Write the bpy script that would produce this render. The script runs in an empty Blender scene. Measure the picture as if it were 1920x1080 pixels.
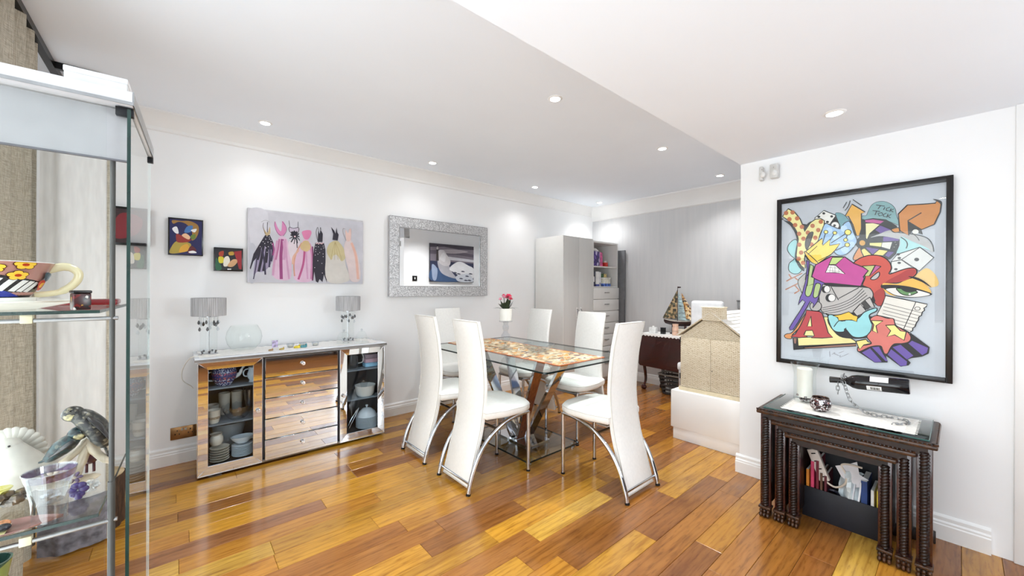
import bpy, bmesh, math, random
from mathutils import Vector, Matrix
from mathutils.geometry import tessellate_polygon
random.seed(7)
sc = bpy.context.scene
COL = sc.collection
PI = math.pi

# ------------------------------------------------------------------ camera
FPX = 726.2141639
RT = Vector((0.756458263, -0.654025557, 0.00463337827))
UP = Vector((-0.00344160309, 0.00310370045, 0.999989261))
FW = Vector((0.654032914, 0.756466085, -0.0000969234754))
CP = Vector((0.0, 0.0, 1.25))
cam = bpy.data.cameras.new('camera'); cam.sensor_width = 36.0; cam.lens = FPX / 1920 * 36
cam.clip_start = 0.02; cam.clip_end = 100
camo = bpy.data.objects.new('camera', cam); COL.objects.link(camo)
camo.matrix_world = Matrix(((RT.x, UP.x, -FW.x, CP.x), (RT.y, UP.y, -FW.y, CP.y), (RT.z, UP.z, -FW.z, CP.z), (0, 0, 0, 1)))
sc.camera = camo

def lin(c):
    r = []
    for v in c[:3]:
        v = v / 255.0
        r.append(v / 12.92 if v <= 0.04045 else ((v + 0.055) / 1.055) ** 2.4)
    return (r[0], r[1], r[2], 1.0)

# ------------------------------------------------------------------ world and lights
w = bpy.data.worlds.new('world'); sc.world = w; w.use_nodes = True
w.node_tree.nodes['Background'].inputs[0].default_value = (0.93, 0.97, 1.0, 1)
w.node_tree.nodes['Background'].inputs[1].default_value = 1.6
sc.view_settings.view_transform = 'Standard'; sc.view_settings.look = 'None'
sc.view_settings.exposure = 0.5; sc.view_settings.gamma = 1.0
sc.view_settings.use_curve_mapping = False
sc.cycles.use_denoising = True
sc.cycles.max_bounces = 14; sc.cycles.diffuse_bounces = 7; sc.cycles.glossy_bounces = 6
sc.cycles.transmission_bounces = 8; sc.cycles.transparent_max_bounces = 24
sc.cycles.sample_clamp_indirect = 6.0
sc.cycles.caustics_reflective = False; sc.cycles.caustics_refractive = False

def area(name, loc, rot, sx, sy, power, col=(1, 1, 1)):
    l = bpy.data.lights.new(name, 'AREA'); l.shape = 'RECTANGLE'; l.size = sx; l.size_y = sy
    l.energy = power; l.color = col
    o = bpy.data.objects.new(name, l); COL.objects.link(o); o.location = loc; o.rotation_euler = rot
    return o
# daylight through the patio window on the left; the far right light is unseen fill added behind the viewer
area('daylight_left_window', (-0.78, 0.6, 1.12), (0, -PI / 2 - .50, 0), 2.0, 3.4, 44, (0.88, 0.945, 1.0))
area('daylight_far_right_window', (3.10, -2.15, 1.45), (0, PI / 2 + .25, -.40), 1.1, 1.6, 80, (0.88, 0.945, 1.0))

LIGHTS = [(0.436, 1.67), (0.479, 3.30), (1.837, 3.29), (1.79, 1.665), (3.109, 1.655), (3.183, 3.277), (4.30, 1.65), (4.42, 3.27), (2.39, 0.398), (0.45, 0.10), (0.45, -1.3), (1.45, -1.3), (2.39, -1.0), (0.45, -2.5), (2.39, -2.5)]
LZ = [2.44] * 8 + [2.10] * 7

# ------------------------------------------------------------------ materials
MATS = {}
def newmat(name):
    m = bpy.data.materials.new(name); m.use_nodes = True
    nt = m.node_tree; b = nt.nodes['Principled BSDF']
    MATS[name] = m
    return m, nt, b
def node(nt, t, **kw):
    n = nt.nodes.new(t)
    for k, v in kw.items(): setattr(n, k, v)
    return n
def coords(nt, scale=(1, 1, 1), kind='Object'):
    tc = node(nt, 'ShaderNodeTexCoord'); mp = node(nt, 'ShaderNodeMapping')
    mp.inputs['Scale'].default_value = scale
    nt.links.new(tc.outputs[kind], mp.inputs[0]); return mp.outputs[0]
def ramp(nt, fac, stops, interp='LINEAR'):
    r = node(nt, 'ShaderNodeValToRGB'); r.color_ramp.interpolation = interp
    el = r.color_ramp.elements
    while len(el) < len(stops): el.new(0.5)
    for e, (p, c) in zip(el, stops): e.position = p; e.color = lin(c)
    nt.links.new(fac, r.inputs[0]); return r.outputs[0]
def M(name, col, rough=0.5, metal=0.0, var=0.05, scale=20.0, bump=0.0, sc3=(1, 1, 1), **kw):
    """principled material whose colour is broken up by a little noise"""
    if name in MATS: return MATS[name]
    m, nt, b = newmat(name)
    n = node(nt, 'ShaderNodeTexNoise'); n.inputs['Scale'].default_value = scale; n.inputs['Detail'].default_value = 3
    nt.links.new(coords(nt, sc3), n.inputs['Vector'])
    lo = tuple(max(0, v * (1 - var)) for v in col); hi = tuple(min(255, v * (1 + var)) for v in col)
    nt.links.new(ramp(nt, n.outputs[0], [(0.3, lo), (0.7, hi)]), b.inputs['Base Color'])
    b.inputs['Roughness'].default_value = rough; b.inputs['Metallic'].default_value = metal
    if bump:
        bp = node(nt, 'ShaderNodeBump'); bp.inputs['Strength'].default_value = bump; bp.inputs['Distance'].default_value = 0.003
        nt.links.new(n.outputs[0], bp.inputs['Height']); nt.links.new(bp.outputs[0], b.inputs['Normal'])
    for k, v in kw.items(): b.inputs[k.replace('_', ' ')].default_value = v
    return m
def glass(name, tint=(1, 1, 1), rough=0.0, ior=1.5, boost=0.0):
    m, nt, b = newmat(name); nt.nodes.remove(b)
    out = nt.nodes['Material Output']
    t = node(nt, 'ShaderNodeBsdfTransparent'); t.inputs[0].default_value = (*tint, 1)
    g = node(nt, 'ShaderNodeBsdfGlossy'); g.inputs['Roughness'].default_value = rough
    f = node(nt, 'ShaderNodeFresnel'); f.inputs[0].default_value = ior
    ma = node(nt, 'ShaderNodeMath', operation='ADD'); ma.inputs[1].default_value = boost; ma.use_clamp = True
    mx = node(nt, 'ShaderNodeMixShader')
    ge = node(nt, 'ShaderNodeNewGeometry'); inv = node(nt, 'ShaderNodeMath', operation='SUBTRACT'); inv.inputs[0].default_value = 1.0
    mu = node(nt, 'ShaderNodeMath', operation='MULTIPLY')
    nt.links.new(ge.outputs['Backfacing'], inv.inputs[1])      # light leaves the pane through its far face without a second mirror image
    nt.links.new(f.outputs[0], ma.inputs[0]); nt.links.new(ma.outputs[0], mu.inputs[0]); nt.links.new(inv.outputs[0], mu.inputs[1]); nt.links.new(mu.outputs[0], mx.inputs[0])
    nt.links.new(t.outputs[0], mx.inputs[1]); nt.links.new(g.outputs[0], mx.inputs[2])
    nt.links.new(mx.outputs[0], out.inputs[0])
    return m

white_wall = M('white_wall_paint', (240, 241, 242), 0.7, var=0.006, scale=3)
white_ceil = M('white_ceiling_paint', (240, 246, 254), 0.75, var=0.005, scale=2)
white_trim = M('white_gloss_trim', (236, 236, 235), 0.3, var=0.006, scale=5)
leather = M('white_leather', (240, 240, 237), 0.42, var=0.012, scale=60, bump=0.06)
leather_edge = M('leather_piping', (205, 203, 197), 0.5, var=0.02)
chrome = M('chrome', (205, 207, 212), 0.06, 1.0, var=0.02)
steel = M('brushed_steel', (150, 150, 150), 0.3, 1.0, var=0.05)
mirror_m = M('mirror_silver', (236, 238, 240), 0.008, 1.0, var=0.002)
clear = glass('clear_glass', (0.985, 0.995, 0.99))
pane_m = glass('cabinet_pane_glass', (0.975, 0.988, 0.98), ior=1.5)
front_m = glass('front_pane_glass', (0.985, 0.992, 0.988), ior=1.08)
table_glass = glass('table_glass', (0.88, 0.93, 0.92), boost=0.05)
tint_glass = glass('smoked_blue_glass', (0.90, 0.93, 0.95), ior=1.4)
crystal = glass('cut_crystal', (0.90, 0.92, 0.94), 0.02, 1.7, boost=0.06)
bright_cr = glass('sparkling_cut_glass', (0.84, 0.88, 0.92), 0.12, 1.6, boost=0.28)
smoke_cr = glass('smoked_crystal', (0.35, 0.36, 0.38), 0.05, 1.7, boost=0.1)
glass_edge = M('green_glass_edge', (14, 42, 37), 0.15, var=0.15)
dark_edge = M('dark_glass_edge', (14, 30, 30), 0.12, var=0.15)
black = M('black_lacquer', (14, 13, 15), 0.25, var=0.1)
blackm = M('matt_black', (22, 23, 32), 0.6, var=0.1)
porcelain = M('white_porcelain', (232, 232, 226), 0.18, var=0.01)
bluepor = M('pale_blue_porcelain', (222, 230, 235), 0.18, var=0.01)
cream = M('cream_porcelain', (214, 206, 190), 0.25, var=0.02)
white_lam = M('white_laminate', (222, 221, 218), 0.4, var=0.006)
door_lam = M('pale_grey_laminate', (207, 206, 203), 0.4, var=0.01, scale=30, sc3=(1, 1, .05))
paper = M('white_paper', (232, 232, 230), 0.7)
metal_dark = M('dark_metal', (40, 40, 42), 0.35, 0.8)

def floor_mat():
    m, nt, b = newmat('oiled_plank_wood')
    oi = node(nt, 'ShaderNodeObjectInfo')
    tc = node(nt, 'ShaderNodeTexCoord')
    # each plank samples the grain at its own place
    add = node(nt, 'ShaderNodeVectorMath', operation='ADD')
    sc_ = node(nt, 'ShaderNodeVectorMath', operation='SCALE'); sc_.inputs['Scale'].default_value = 40.0
    comb = node(nt, 'ShaderNodeCombineXYZ')
    nt.links.new(oi.outputs['Random'], comb.inputs[0]); nt.links.new(oi.outputs['Random'], comb.inputs[1])
    nt.links.new(comb.outputs[0], sc_.inputs[0])
    nt.links.new(tc.outputs['Object'], add.inputs[0]); nt.links.new(sc_.outputs[0], add.inputs[1])
    mp = node(nt, 'ShaderNodeMapping'); mp.inputs['Scale'].default_value = (1.3, 10.0, 1.0)
    nt.links.new(add.outputs[0], mp.inputs[0])
    n1 = node(nt, 'ShaderNodeTexNoise'); n1.inputs['Scale'].default_value = 1.6; n1.inputs['Detail'].default_value = 5; n1.inputs['Distortion'].default_value = 1.2
    n2 = node(nt, 'ShaderNodeTexNoise'); n2.inputs['Scale'].default_value = 9.0; n2.inputs['Detail'].default_value = 6; n2.inputs['Distortion'].default_value = 0.4
    wv = node(nt, 'ShaderNodeTexWave'); wv.bands_direction = 'Y'; wv.inputs['Scale'].default_value = 0.9; wv.inputs['Distortion'].default_value = 6; wv.inputs['Detail'].default_value = 3; wv.inputs['Detail Scale'].default_value = 0.7
    for n in (n1, n2, wv): nt.links.new(mp.outputs[0], n.inputs['Vector'])
    hs = node(nt, 'ShaderNodeHueSaturation')
    def mul(col, fac_out, stops):
        r = node(nt, 'ShaderNodeValToRGB'); el = r.color_ramp.elements
        while len(el) < len(stops): el.new(.5)
        for e, (p, v) in zip(el, stops): e.position = p; e.color = v
        nt.links.new(fac_out, r.inputs[0])
        mx = node(nt, 'ShaderNodeMix', data_type='RGBA', blend_type='MULTIPLY'); mx.inputs[0].default_value = 1
        nt.links.new(col, mx.inputs[6]); nt.links.new(r.outputs[0], mx.inputs[7]); return mx.outputs[2]
    c = oi.outputs['Color']
    c = mul(c, n1.outputs[0], [(0.28, (0.70, 0.62, 0.55, 1)), (0.5, (0.98, 0.97, 0.95, 1)), (0.75, (1.14, 1.14, 1.1, 1))])
    c = mul(c, n2.outputs[0], [(0.32, (0.72, 0.66, 0.6, 1)), (0.46, (0.97, 0.96, 0.94, 1)), (0.7, (1.05, 1.05, 1.03, 1))])
    c = mul(c, wv.outputs[0], [(0.0, (0.86, 0.81, 0.76, 1)), (0.2, (1.0, 1.0, 1.0, 1)), (1.0, (1.03, 1.03, 1.02, 1))])
    nt.links.new(c, b.inputs['Base Color'])
    b.inputs['Roughness'].default_value = 0.22
    b.inputs['Coat Weight'].default_value = 0.25; b.inputs['Coat Roughness'].default_value = 0.12
    b.inputs['Specular IOR Level'].default_value = .42
    bp = node(nt, 'ShaderNodeBump'); bp.inputs['Strength'].default_value = 0.05; bp.inputs['Distance'].default_value = 0.001
    nt.links.new(n2.outputs[0], bp.inputs['Height']); nt.links.new(bp.outputs[0], b.inputs['Normal'])
    return m
plank_m = floor_mat()
NOSPEC = ('dark_carved_oak', 'worn_carved_oak')

def wood(name, c1, c2, rough=0.3, scale=6, sc3=(1, 12, 1), coat=0.0):
    m, nt, b = newmat(name)
    n = node(nt, 'ShaderNodeTexNoise'); n.inputs['Scale'].default_value = scale; n.inputs['Detail'].default_value = 5; n.inputs['Distortion'].default_value = 0.8
    nt.links.new(coords(nt, sc3), n.inputs['Vector'])
    nt.links.new(ramp(nt, n.outputs[0], [(0.3, c1), (0.7, c2)]), b.inputs['Base Color'])
    b.inputs['Roughness'].default_value = rough; b.inputs['Coat Weight'].default_value = coat
    return m
mahog = wood('mahogany', (34, 8, 8), (66, 20, 16), 0.22, 3, (1, 1, 6), 0.4)
carved = wood('dark_carved_oak', (12, 7, 6), (38, 17, 11), 0.4, 14, (1, 1, 1), 0.05)
carved_hi = wood('worn_carved_oak', (16, 10, 8), (84, 52, 30), 0.35, 70, (1, 1, 1), 0.1)
walnut = wood('walnut_veneer', (92, 44, 22), (134, 72, 38), 0.25, 8, (6, 6, 1), 0.4)
bark = wood('bark', (44, 30, 22), (92, 66, 48), 0.9, 18, (4, 4, 1))
logtop = wood('log_end_grain', (176, 150, 112), (206, 184, 146), 0.7, 10, (1, 1, 1))

def linen(name, c1, c2, rough=0.9, bump=0.35):
    m, nt, b = newmat(name)
    a = node(nt, 'ShaderNodeTexNoise'); a.inputs['Scale'].default_value = 30; a.inputs['Detail'].default_value = 4
    nt.links.new(coords(nt, (14, 14, 1)), a.inputs['Vector'])
    d = node(nt, 'ShaderNodeTexNoise'); d.inputs['Scale'].default_value = 30; d.inputs['Detail'].default_value = 4
    nt.links.new(coords(nt, (1, 1, 16)), d.inputs['Vector'])
    mx = node(nt, 'ShaderNodeMath', operation='MULTIPLY'); nt.links.new(a.outputs[0], mx.inputs[0]); nt.links.new(d.outputs[0], mx.inputs[1])
    nt.links.new(ramp(nt, mx.outputs[0], [(0.12, c1), (0.36, c2)]), b.inputs['Base Color'])
    b.inputs['Roughness'].default_value = rough
    bp = node(nt, 'ShaderNodeBump'); bp.inputs['Strength'].default_value = bump; bp.inputs['Distance'].default_value = 0.002
    nt.links.new(mx.outputs[0], bp.inputs['Height']); nt.links.new(bp.outputs[0], b.inputs['Normal'])
    return m
linen_m = linen('beige_linen', (150, 142, 126), (200, 194, 178), bump=.2)
lace_m = M('white_lace', (238, 238, 236), 0.9, var=0.03, scale=90, bump=0.5)
lace2 = M('cream_fringed_cloth', (234, 231, 224), 0.9, var=0.04, scale=60, bump=0.5)
hem_m = M('slate_velvet', (112, 112, 122), 0.85, var=0.28, scale=30)
def sheer_mat():
    m, nt, b = newmat('white_voile'); nt.nodes.remove(b); out = nt.nodes['Material Output']
    d = node(nt, 'ShaderNodeBsdfDiffuse'); t = node(nt, 'ShaderNodeBsdfTranslucent'); tr = node(nt, 'ShaderNodeBsdfTransparent')
    n = node(nt, 'ShaderNodeTexNoise'); n.inputs['Scale'].default_value = 12; n.inputs['Detail'].default_value = 5
    nt.links.new(coords(nt, (6, 6, 1)), n.inputs['Vector'])
    c = ramp(nt, n.outputs[0], [(0.3, (240, 240, 240)), (0.7, (252, 252, 252))])
    nt.links.new(c, d.inputs[0]); nt.links.new(c, t.inputs[0])
    m1 = node(nt, 'ShaderNodeMixShader'); m1.inputs[0].default_value = 0.3
    nt.links.new(d.outputs[0], m1.inputs[1]); nt.links.new(t.outputs[0], m1.inputs[2])
    m2 = node(nt, 'ShaderNodeMixShader'); m2.inputs[0].default_value = 0.12
    nt.links.new(m1.outputs[0], m2.inputs[1]); nt.links.new(tr.outputs[0], m2.inputs[2]); nt.links.new(m2.outputs[0], out.inputs[0])
    return m
voile = sheer_mat()
def wallpaper():
    m, nt, b = newmat('silver_grey_wallpaper')
    n = node(nt, 'ShaderNodeTexNoise'); n.inputs['Scale'].default_value = 5; n.inputs['Detail'].default_value = 6
    nt.links.new(coords(nt, (1, 6, 0.5)), n.inputs['Vector'])
    nt.links.new(ramp(nt, n.outputs[0], [(0.25, (204, 205, 207)), (0.75, (212, 212, 213))]), b.inputs['Base Color'])
    b.inputs['Roughness'].default_value = 0.42; b.inputs['Metallic'].default_value = 0.15
    return m
grey_paper = wallpaper()
def glitter():
    m, nt, b = newmat('crushed_mirror_glitter')
    v = node(nt, 'ShaderNodeTexVoronoi'); v.inputs['Scale'].default_value = 130
    nt.links.new(coords(nt), v.inputs['Vector'])
    nt.links.new(ramp(nt, v.outputs['Color'], [(0.1, (150, 150, 152)), (0.9, (232, 232, 233))]), b.inputs['Base Color'])
    b.inputs['Metallic'].default_value = 0.55; b.inputs['Roughness'].default_value = 0.35
    bp = node(nt, 'ShaderNodeBump'); bp.inputs['Strength'].default_value = 0.5; bp.inputs['Distance'].default_value = 0.002
    nt.links.new(v.outputs['Distance'], bp.inputs['Height']); nt.links.new(bp.outputs[0], b.inputs['Normal'])
    return m
glit = glitter()
def voro(name, stops, scale=20, rough=0.4, sc3=(1, 1, 1), metal=0.0, edge=None):
    m, nt, b = newmat(name)
    v = node(nt, 'ShaderNodeTexVoronoi'); v.inputs['Scale'].default_value = scale
    cc = coords(nt, sc3); nt.links.new(cc, v.inputs['Vector'])
    sp = node(nt, 'ShaderNodeSeparateColor'); nt.links.new(v.outputs['Color'], sp.inputs[0])
    col = ramp(nt, sp.outputs[0], stops, 'CONSTANT')
    if edge:
        e = node(nt, 'ShaderNodeTexVoronoi', feature='DISTANCE_TO_EDGE'); e.inputs['Scale'].default_value = scale
        nt.links.new(cc, e.inputs['Vector'])
        lt = node(nt, 'ShaderNodeMath', operation='LESS_THAN'); lt.inputs[1].default_value = 0.06
        nt.links.new(e.outputs['Distance'], lt.inputs[0])
        mx = node(nt, 'ShaderNodeMix', data_type='RGBA'); nt.links.new(lt.outputs[0], mx.inputs[0])
        nt.links.new(col, mx.inputs[6]); mx.inputs[7].default_value = lin(edge); col = mx.outputs[2]
    nt.links.new(col, b.inputs['Base Color']); b.inputs['Roughness'].default_value = rough; b.inputs['Metallic'].default_value = metal
    return m
runner_m = voro('patchwork_print', [(0, (206, 190, 156)), (.22, (176, 148, 108)), (.36, (214, 150, 70)), (.5, (226, 214, 190)), (.66, (140, 120, 96)), (.78, (196, 120, 60)), (.88, (120, 96, 100)), (.95, (70, 56, 50))], 26, 0.85, (1, 1.4, 1), edge=(196, 182, 150))
terra = M('terracotta_border', (188, 108, 66), 0.8, var=0.15)
mosaic = voro('mirror_mosaic', [(0, (60, 40, 40)), (.2, (200, 190, 190)), (.45, (120, 80, 80)), (.6, (235, 235, 238)), (.8, (90, 76, 80))], 110, 0.15, metal=0.5, edge=(26, 18, 18))
brick_paper = None
def bricks():
    m, nt, b = newmat('printed_brick_paper')
    br = node(nt, 'ShaderNodeTexBrick'); br.inputs['Scale'].default_value = 1
    br.inputs['Brick Width'].default_value = 0.028; br.inputs['Row Height'].default_value = 0.0085; br.inputs['Mortar Size'].default_value = 0.0011; br.inputs['Mortar Smooth'].default_value = .3
    br.inputs['Color1'].default_value = lin((228, 218, 198)); br.inputs['Color2'].default_value = lin((216, 204, 180)); br.inputs['Mortar'].default_value = lin((150, 132, 106))
    tc = node(nt, 'ShaderNodeTexCoord'); sp = node(nt, 'ShaderNodeSeparateXYZ'); cb = node(nt, 'ShaderNodeCombineXYZ')
    ad = node(nt, 'ShaderNodeMath', operation='ADD')
    nt.links.new(tc.outputs['Object'], sp.inputs[0]); nt.links.new(sp.outputs[0], ad.inputs[0]); nt.links.new(sp.outputs[1], ad.inputs[1])
    nt.links.new(ad.outputs[0], cb.inputs[0]); nt.links.new(sp.outputs[2], cb.inputs[1])
    nt.links.new(cb.outputs[0], br.inputs['Vector'])
    sn = node(nt, 'ShaderNodeTexNoise'); sn.inputs['Scale'].default_value = 160; sn.inputs['Detail'].default_value = 2
    mp = node(nt, 'ShaderNodeMapping'); mp.inputs['Scale'].default_value = (.45, .45, 1); nt.links.new(tc.outputs['Object'], mp.inputs[0]); nt.links.new(mp.outputs[0], sn.inputs['Vector'])
    mx = node(nt, 'ShaderNodeMix', data_type='RGBA', blend_type='MULTIPLY'); mx.inputs[0].default_value = 1
    nt.links.new(br.outputs[0], mx.inputs[6]); nt.links.new(ramp(nt, sn.outputs[0], [(.30, (206, 196, 178)), (.42, (252, 252, 250))]), mx.inputs[7])
    nt.links.new(mx.outputs[2], b.inputs['Base Color']); b.inputs['Roughness'].default_value = 0.8
    return m
brick_paper = bricks()
for n_ in NOSPEC: MATS[n_].node_tree.nodes['Principled BSDF'].inputs['Specular IOR Level'].default_value = .4
dark_green = M('dark_green_leaf', (34, 50, 26), 0.6, var=0.3)
emit_lamp = None
def emitter(name, col, s):
    m, nt, b = newmat(name)
    b.inputs['Base Color'].default_value = (*col, 1); b.inputs['Emission Color'].default_value = (*col, 1); b.inputs['Emission Strength'].default_value = s
    return m
lamp_glow = emitter('downlight_glow', (1, 0.99, 0.96), 30)
feather_dark = voro('scalloped_grey_feathers', [(0, (34, 34, 33)), (.35, (66, 64, 58)), (.65, (22, 22, 24)), (.9, (110, 104, 88))], 190, 0.35)
feather_blue = voro('blue_grey_feathers', [(0, (26, 38, 42)), (.35, (36, 62, 66)), (.7, (24, 30, 34)), (.92, (80, 84, 76))], 170, 0.35)
alab = M('alabaster', (188, 184, 176), 0.3, var=0.05, scale=30)

# ------------------------------------------------------------------ mesh helpers
class MB:
    def __init__(s): s.bm = bmesh.new()
    def _tf(s, vs, mat):
        if mat is not None: bmesh.ops.transform(s.bm, matrix=mat, verts=vs)
        return vs
    def box(s, x0, x1, y0, y1, z0, z1, r=0, seg=2, mat=None):
        v = bmesh.ops.create_cube(s.bm, size=1)['verts']
        bmesh.ops.transform(s.bm, matrix=Matrix.Translation(((x0 + x1) / 2, (y0 + y1) / 2, (z0 + z1) / 2)) @ Matrix.Diagonal((x1 - x0, y1 - y0, z1 - z0, 1)), verts=v)
        if r:
            es = list({e for a in v for e in a.link_edges})
            res = bmesh.ops.bevel(s.bm, geom=es, offset=r, segments=seg, profile=0.5, affect='EDGES')
            v = list({a for f in res['faces'] for a in f.verts} | {a for a in v if a.is_valid})
        s._tf(v, mat); return s
    def lathe(s, prof, c=(0, 0, 0), n=24, mat=None, sx=1, sy=1, a0=0, a1=2 * PI):
        full = abs(a1 - a0 - 2 * PI) < 1e-6
        rings = []
        allv = []
        k = n if full else n + 1
        for r, z in prof:
            if r < 1e-6:
                v = s.bm.verts.new((c[0], c[1], c[2] + z)); rings.append([v]); allv.append(v)
            else:
                ring = [s.bm.verts.new((c[0] + r * sx * math.cos(a0 + (a1 - a0) * i / n), c[1] + r * sy * math.sin(a0 + (a1 - a0) * i / n), c[2] + z)) for i in range(k)]
                rings.append(ring); allv += ring
        for a, b in zip(rings, rings[1:]):
            m = n if full else n
            for i in range(m):
                j = (i + 1) % k if full else i + 1
                try:
                    if len(a) == 1 and len(b) == 1: continue
                    if len(a) == 1: s.bm.faces.new((a[0], b[j], b[i]))
                    elif len(b) == 1: s.bm.faces.new((a[i], a[j], b[0]))
                    else: s.bm.faces.new((a[i], a[j], b[j], b[i]))
                except ValueError: pass
        s._tf(allv, mat); return s
    def cyl(s, p0, p1, r0, r1=None, n=14, cap=True):
        r1 = r0 if r1 is None else r1
        return s.tube([p0, p1], [r0, r1], n, cap)
    def tube(s, pts, r, n=10, cap=True, flat=1.0, closed=False):
        pts = [Vector(p) for p in pts]; N = len(pts)
        rs = r if isinstance(r, (list, tuple)) else [r] * N
        T = []
        for i in range(N):
            if closed: t = pts[(i + 1) % N] - pts[i - 1]
            else: t = pts[min(i + 1, N - 1)] - pts[max(i - 1, 0)]
            T.append(t.normalized())
        up = Vector((0, 0, 1)) if abs(T[0].z) < 0.9 else Vector((1, 0, 0))
        nrm = T[0].cross(up).normalized(); rings = []
        for i in range(N):
            if i:
                nrm = (nrm - T[i] * nrm.dot(T[i]))
                nrm = nrm.normalized() if nrm.length > 1e-6 else T[i].orthogonal().normalized()
            bn = T[i].cross(nrm)
            rings.append([s.bm.verts.new(pts[i] + (nrm * math.cos(2 * PI * k / n) + bn * math.sin(2 * PI * k / n) * flat) * rs[i]) for k in range(n)])
        R = range(N) if closed else range(N - 1)
        for i in R:
            a, b = rings[i], rings[(i + 1) % N]
            for k in range(n): s.bm.faces.new((a[k], a[(k + 1) % n], b[(k + 1) % n], b[k]))
        if cap and not closed:
            s.bm.faces.new(list(reversed(rings[0]))); s.bm.faces.new(rings[-1])
        return s
    def ball(s, c, rx, ry=None, rz=None, u=14, v=9, mat=None):
        ry = rx if ry is None else ry; rz = rx if rz is None else rz
        vs = bmesh.ops.create_uvsphere(s.bm, u_segments=u, v_segments=v, radius=1)['verts']
        m = Matrix.Translation(c) @ (mat or Matrix.Identity(4)) @ Matrix.Diagonal((rx, ry, rz, 1))
        bmesh.ops.transform(s.bm, matrix=m, verts=vs); return s
    def prism(s, pts, d, axis='z', off=0.0, mat=None):
        """2-D outline pts extruded from off to off+d along axis; outline axes: z:(x,y) y:(x,z) x:(y,z)"""
        def P(a, b, h):
            return {'z': (a, b, h), 'y': (a, h, b), 'x': (h, a, b)}[axis]
        lo = [s.bm.verts.new(P(a, b, off)) for a, b in pts]; hi = [s.bm.verts.new(P(a, b, off + d)) for a, b in pts]
        n = len(pts)
        for i in range(n): s.bm.faces.new((lo[i], lo[(i + 1) % n], hi[(i + 1) % n], hi[i]))
        tri = tessellate_polygon([[Vector((a, b, 0)) for a, b in pts]])
        for t in tri:
            try: s.bm.faces.new([lo[k] for k in t]); s.bm.faces.new([hi[k] for k in t])
            except ValueError: pass
        s._tf(lo + hi, mat); return s
    def sheet(s, rows, thick=0.0):
        g = [[s.bm.verts.new(p) for p in r] for r in rows]
        fs = []
        for a, b in zip(g, g[1:]):
            for i in range(len(a) - 1): fs.append(s.bm.faces.new((a[i], a[i + 1], b[i + 1], b[i])))
        if thick:
            s.bm.normal_update(); bmesh.ops.solidify(s.bm, geom=fs, thickness=thick)
        return s

def mesh_from(bm, mats, angle=38):
    bmesh.ops.recalc_face_normals(bm, faces=bm.faces)
    ca = math.radians(angle)
    for e in bm.edges:
        e.smooth = (len(e.link_faces) == 2 and e.calc_face_angle(0) < ca)
    for f in bm.faces: f.smooth = True
    me = bpy.data.meshes.new('m'); bm.to_mesh(me); bm.free()
    for m in (mats if isinstance(mats, (list, tuple)) else [mats]): me.materials.append(m)
    return me
def build(name, mb, mats, parent=None, loc=(0, 0, 0), world=False, angle=38):
    me = mesh_from(mb.bm, mats, angle); me.name = name
    o = bpy.data.objects.new(name, me); COL.objects.link(o)
    o.location = loc
    if parent is not None:
        o.parent = parent
        if world:
            wp = Vector(parent.location)
            if parent.parent: wp = wp + Vector(parent.parent.location)
            me.transform(Matrix.Translation(-wp))
    return o
def tag(o, label, cat, group=None, kind=None):
    o['label'] = label; o['category'] = cat
    if group: o['group'] = group
    if kind: o['kind'] = kind
    return o
def thing(name, label, cat, loc=(0, 0, 0), rz=0.0, group=None):
    o = bpy.data.objects.new(name, None); COL.objects.link(o); o.empty_display_size = 0.05
    o.location = loc; o.rotation_euler = (0, 0, rz); tag(o, label, cat, group); return o
def dup(root, loc, rz=0.0, label=None, group=None, scale=1.0):
    def rec(o, par):
        c = o.copy(); COL.objects.link(c); c.parent = par
        for ch in list(o.children): rec(ch, c)
        return c
    r = rec(root, None); r.location = loc; r.rotation_euler = (0, 0, rz); r.scale = (scale,) * 3
    if label: r['label'] = label
    if group: r['group'] = group
    return r
def struct(name, mb, m, parent=None, angle=38):
    o = build(name, mb, m, parent, angle=angle)
    if parent is None: o['kind'] = 'structure'
    return o
def solo(name, mb, m, label, cat, group=None, origin=(0, 0, 0)):
    """thing made of one mesh; mesh given in world coordinates, origin put at its base"""
    me = mesh_from(mb.bm, m); me.transform(Matrix.Translation(-Vector(origin))); me.name = name
    o = bpy.data.objects.new(name, me); COL.objects.link(o); o.location = origin
    return tag(o, label, cat, group)
def spline(pts, k=6, closed=False):
    P = [Vector(p) for p in pts]; n = len(P); out = []
    rng = range(n) if closed else range(n - 1)
    for i in rng:
        if closed: a, b, c, d = P[i - 1], P[i], P[(i + 1) % n], P[(i + 2) % n]
        else: a, b, c, d = P[max(i - 1, 0)], P[i], P[i + 1], P[min(i + 2, n - 1)]
        for j in range(k):
            t = j / k
            out.append(0.5 * ((2 * b) + (c - a) * t + (2 * a - 5 * b + 4 * c - d) * t * t + (3 * b - a - 3 * c + d) * t ** 3))
    if not closed: out.append(P[-1])
    return out

# back-projection of a pixel of the 1920 x 1080 photograph on a plane
def pix(px, py, axis, val):
    d = RT * ((px - 960) / FPX) - UP * ((py - 540) / FPX) + FW
    t = (val - CP[axis]) / d[axis]
    return CP + d * t

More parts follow.
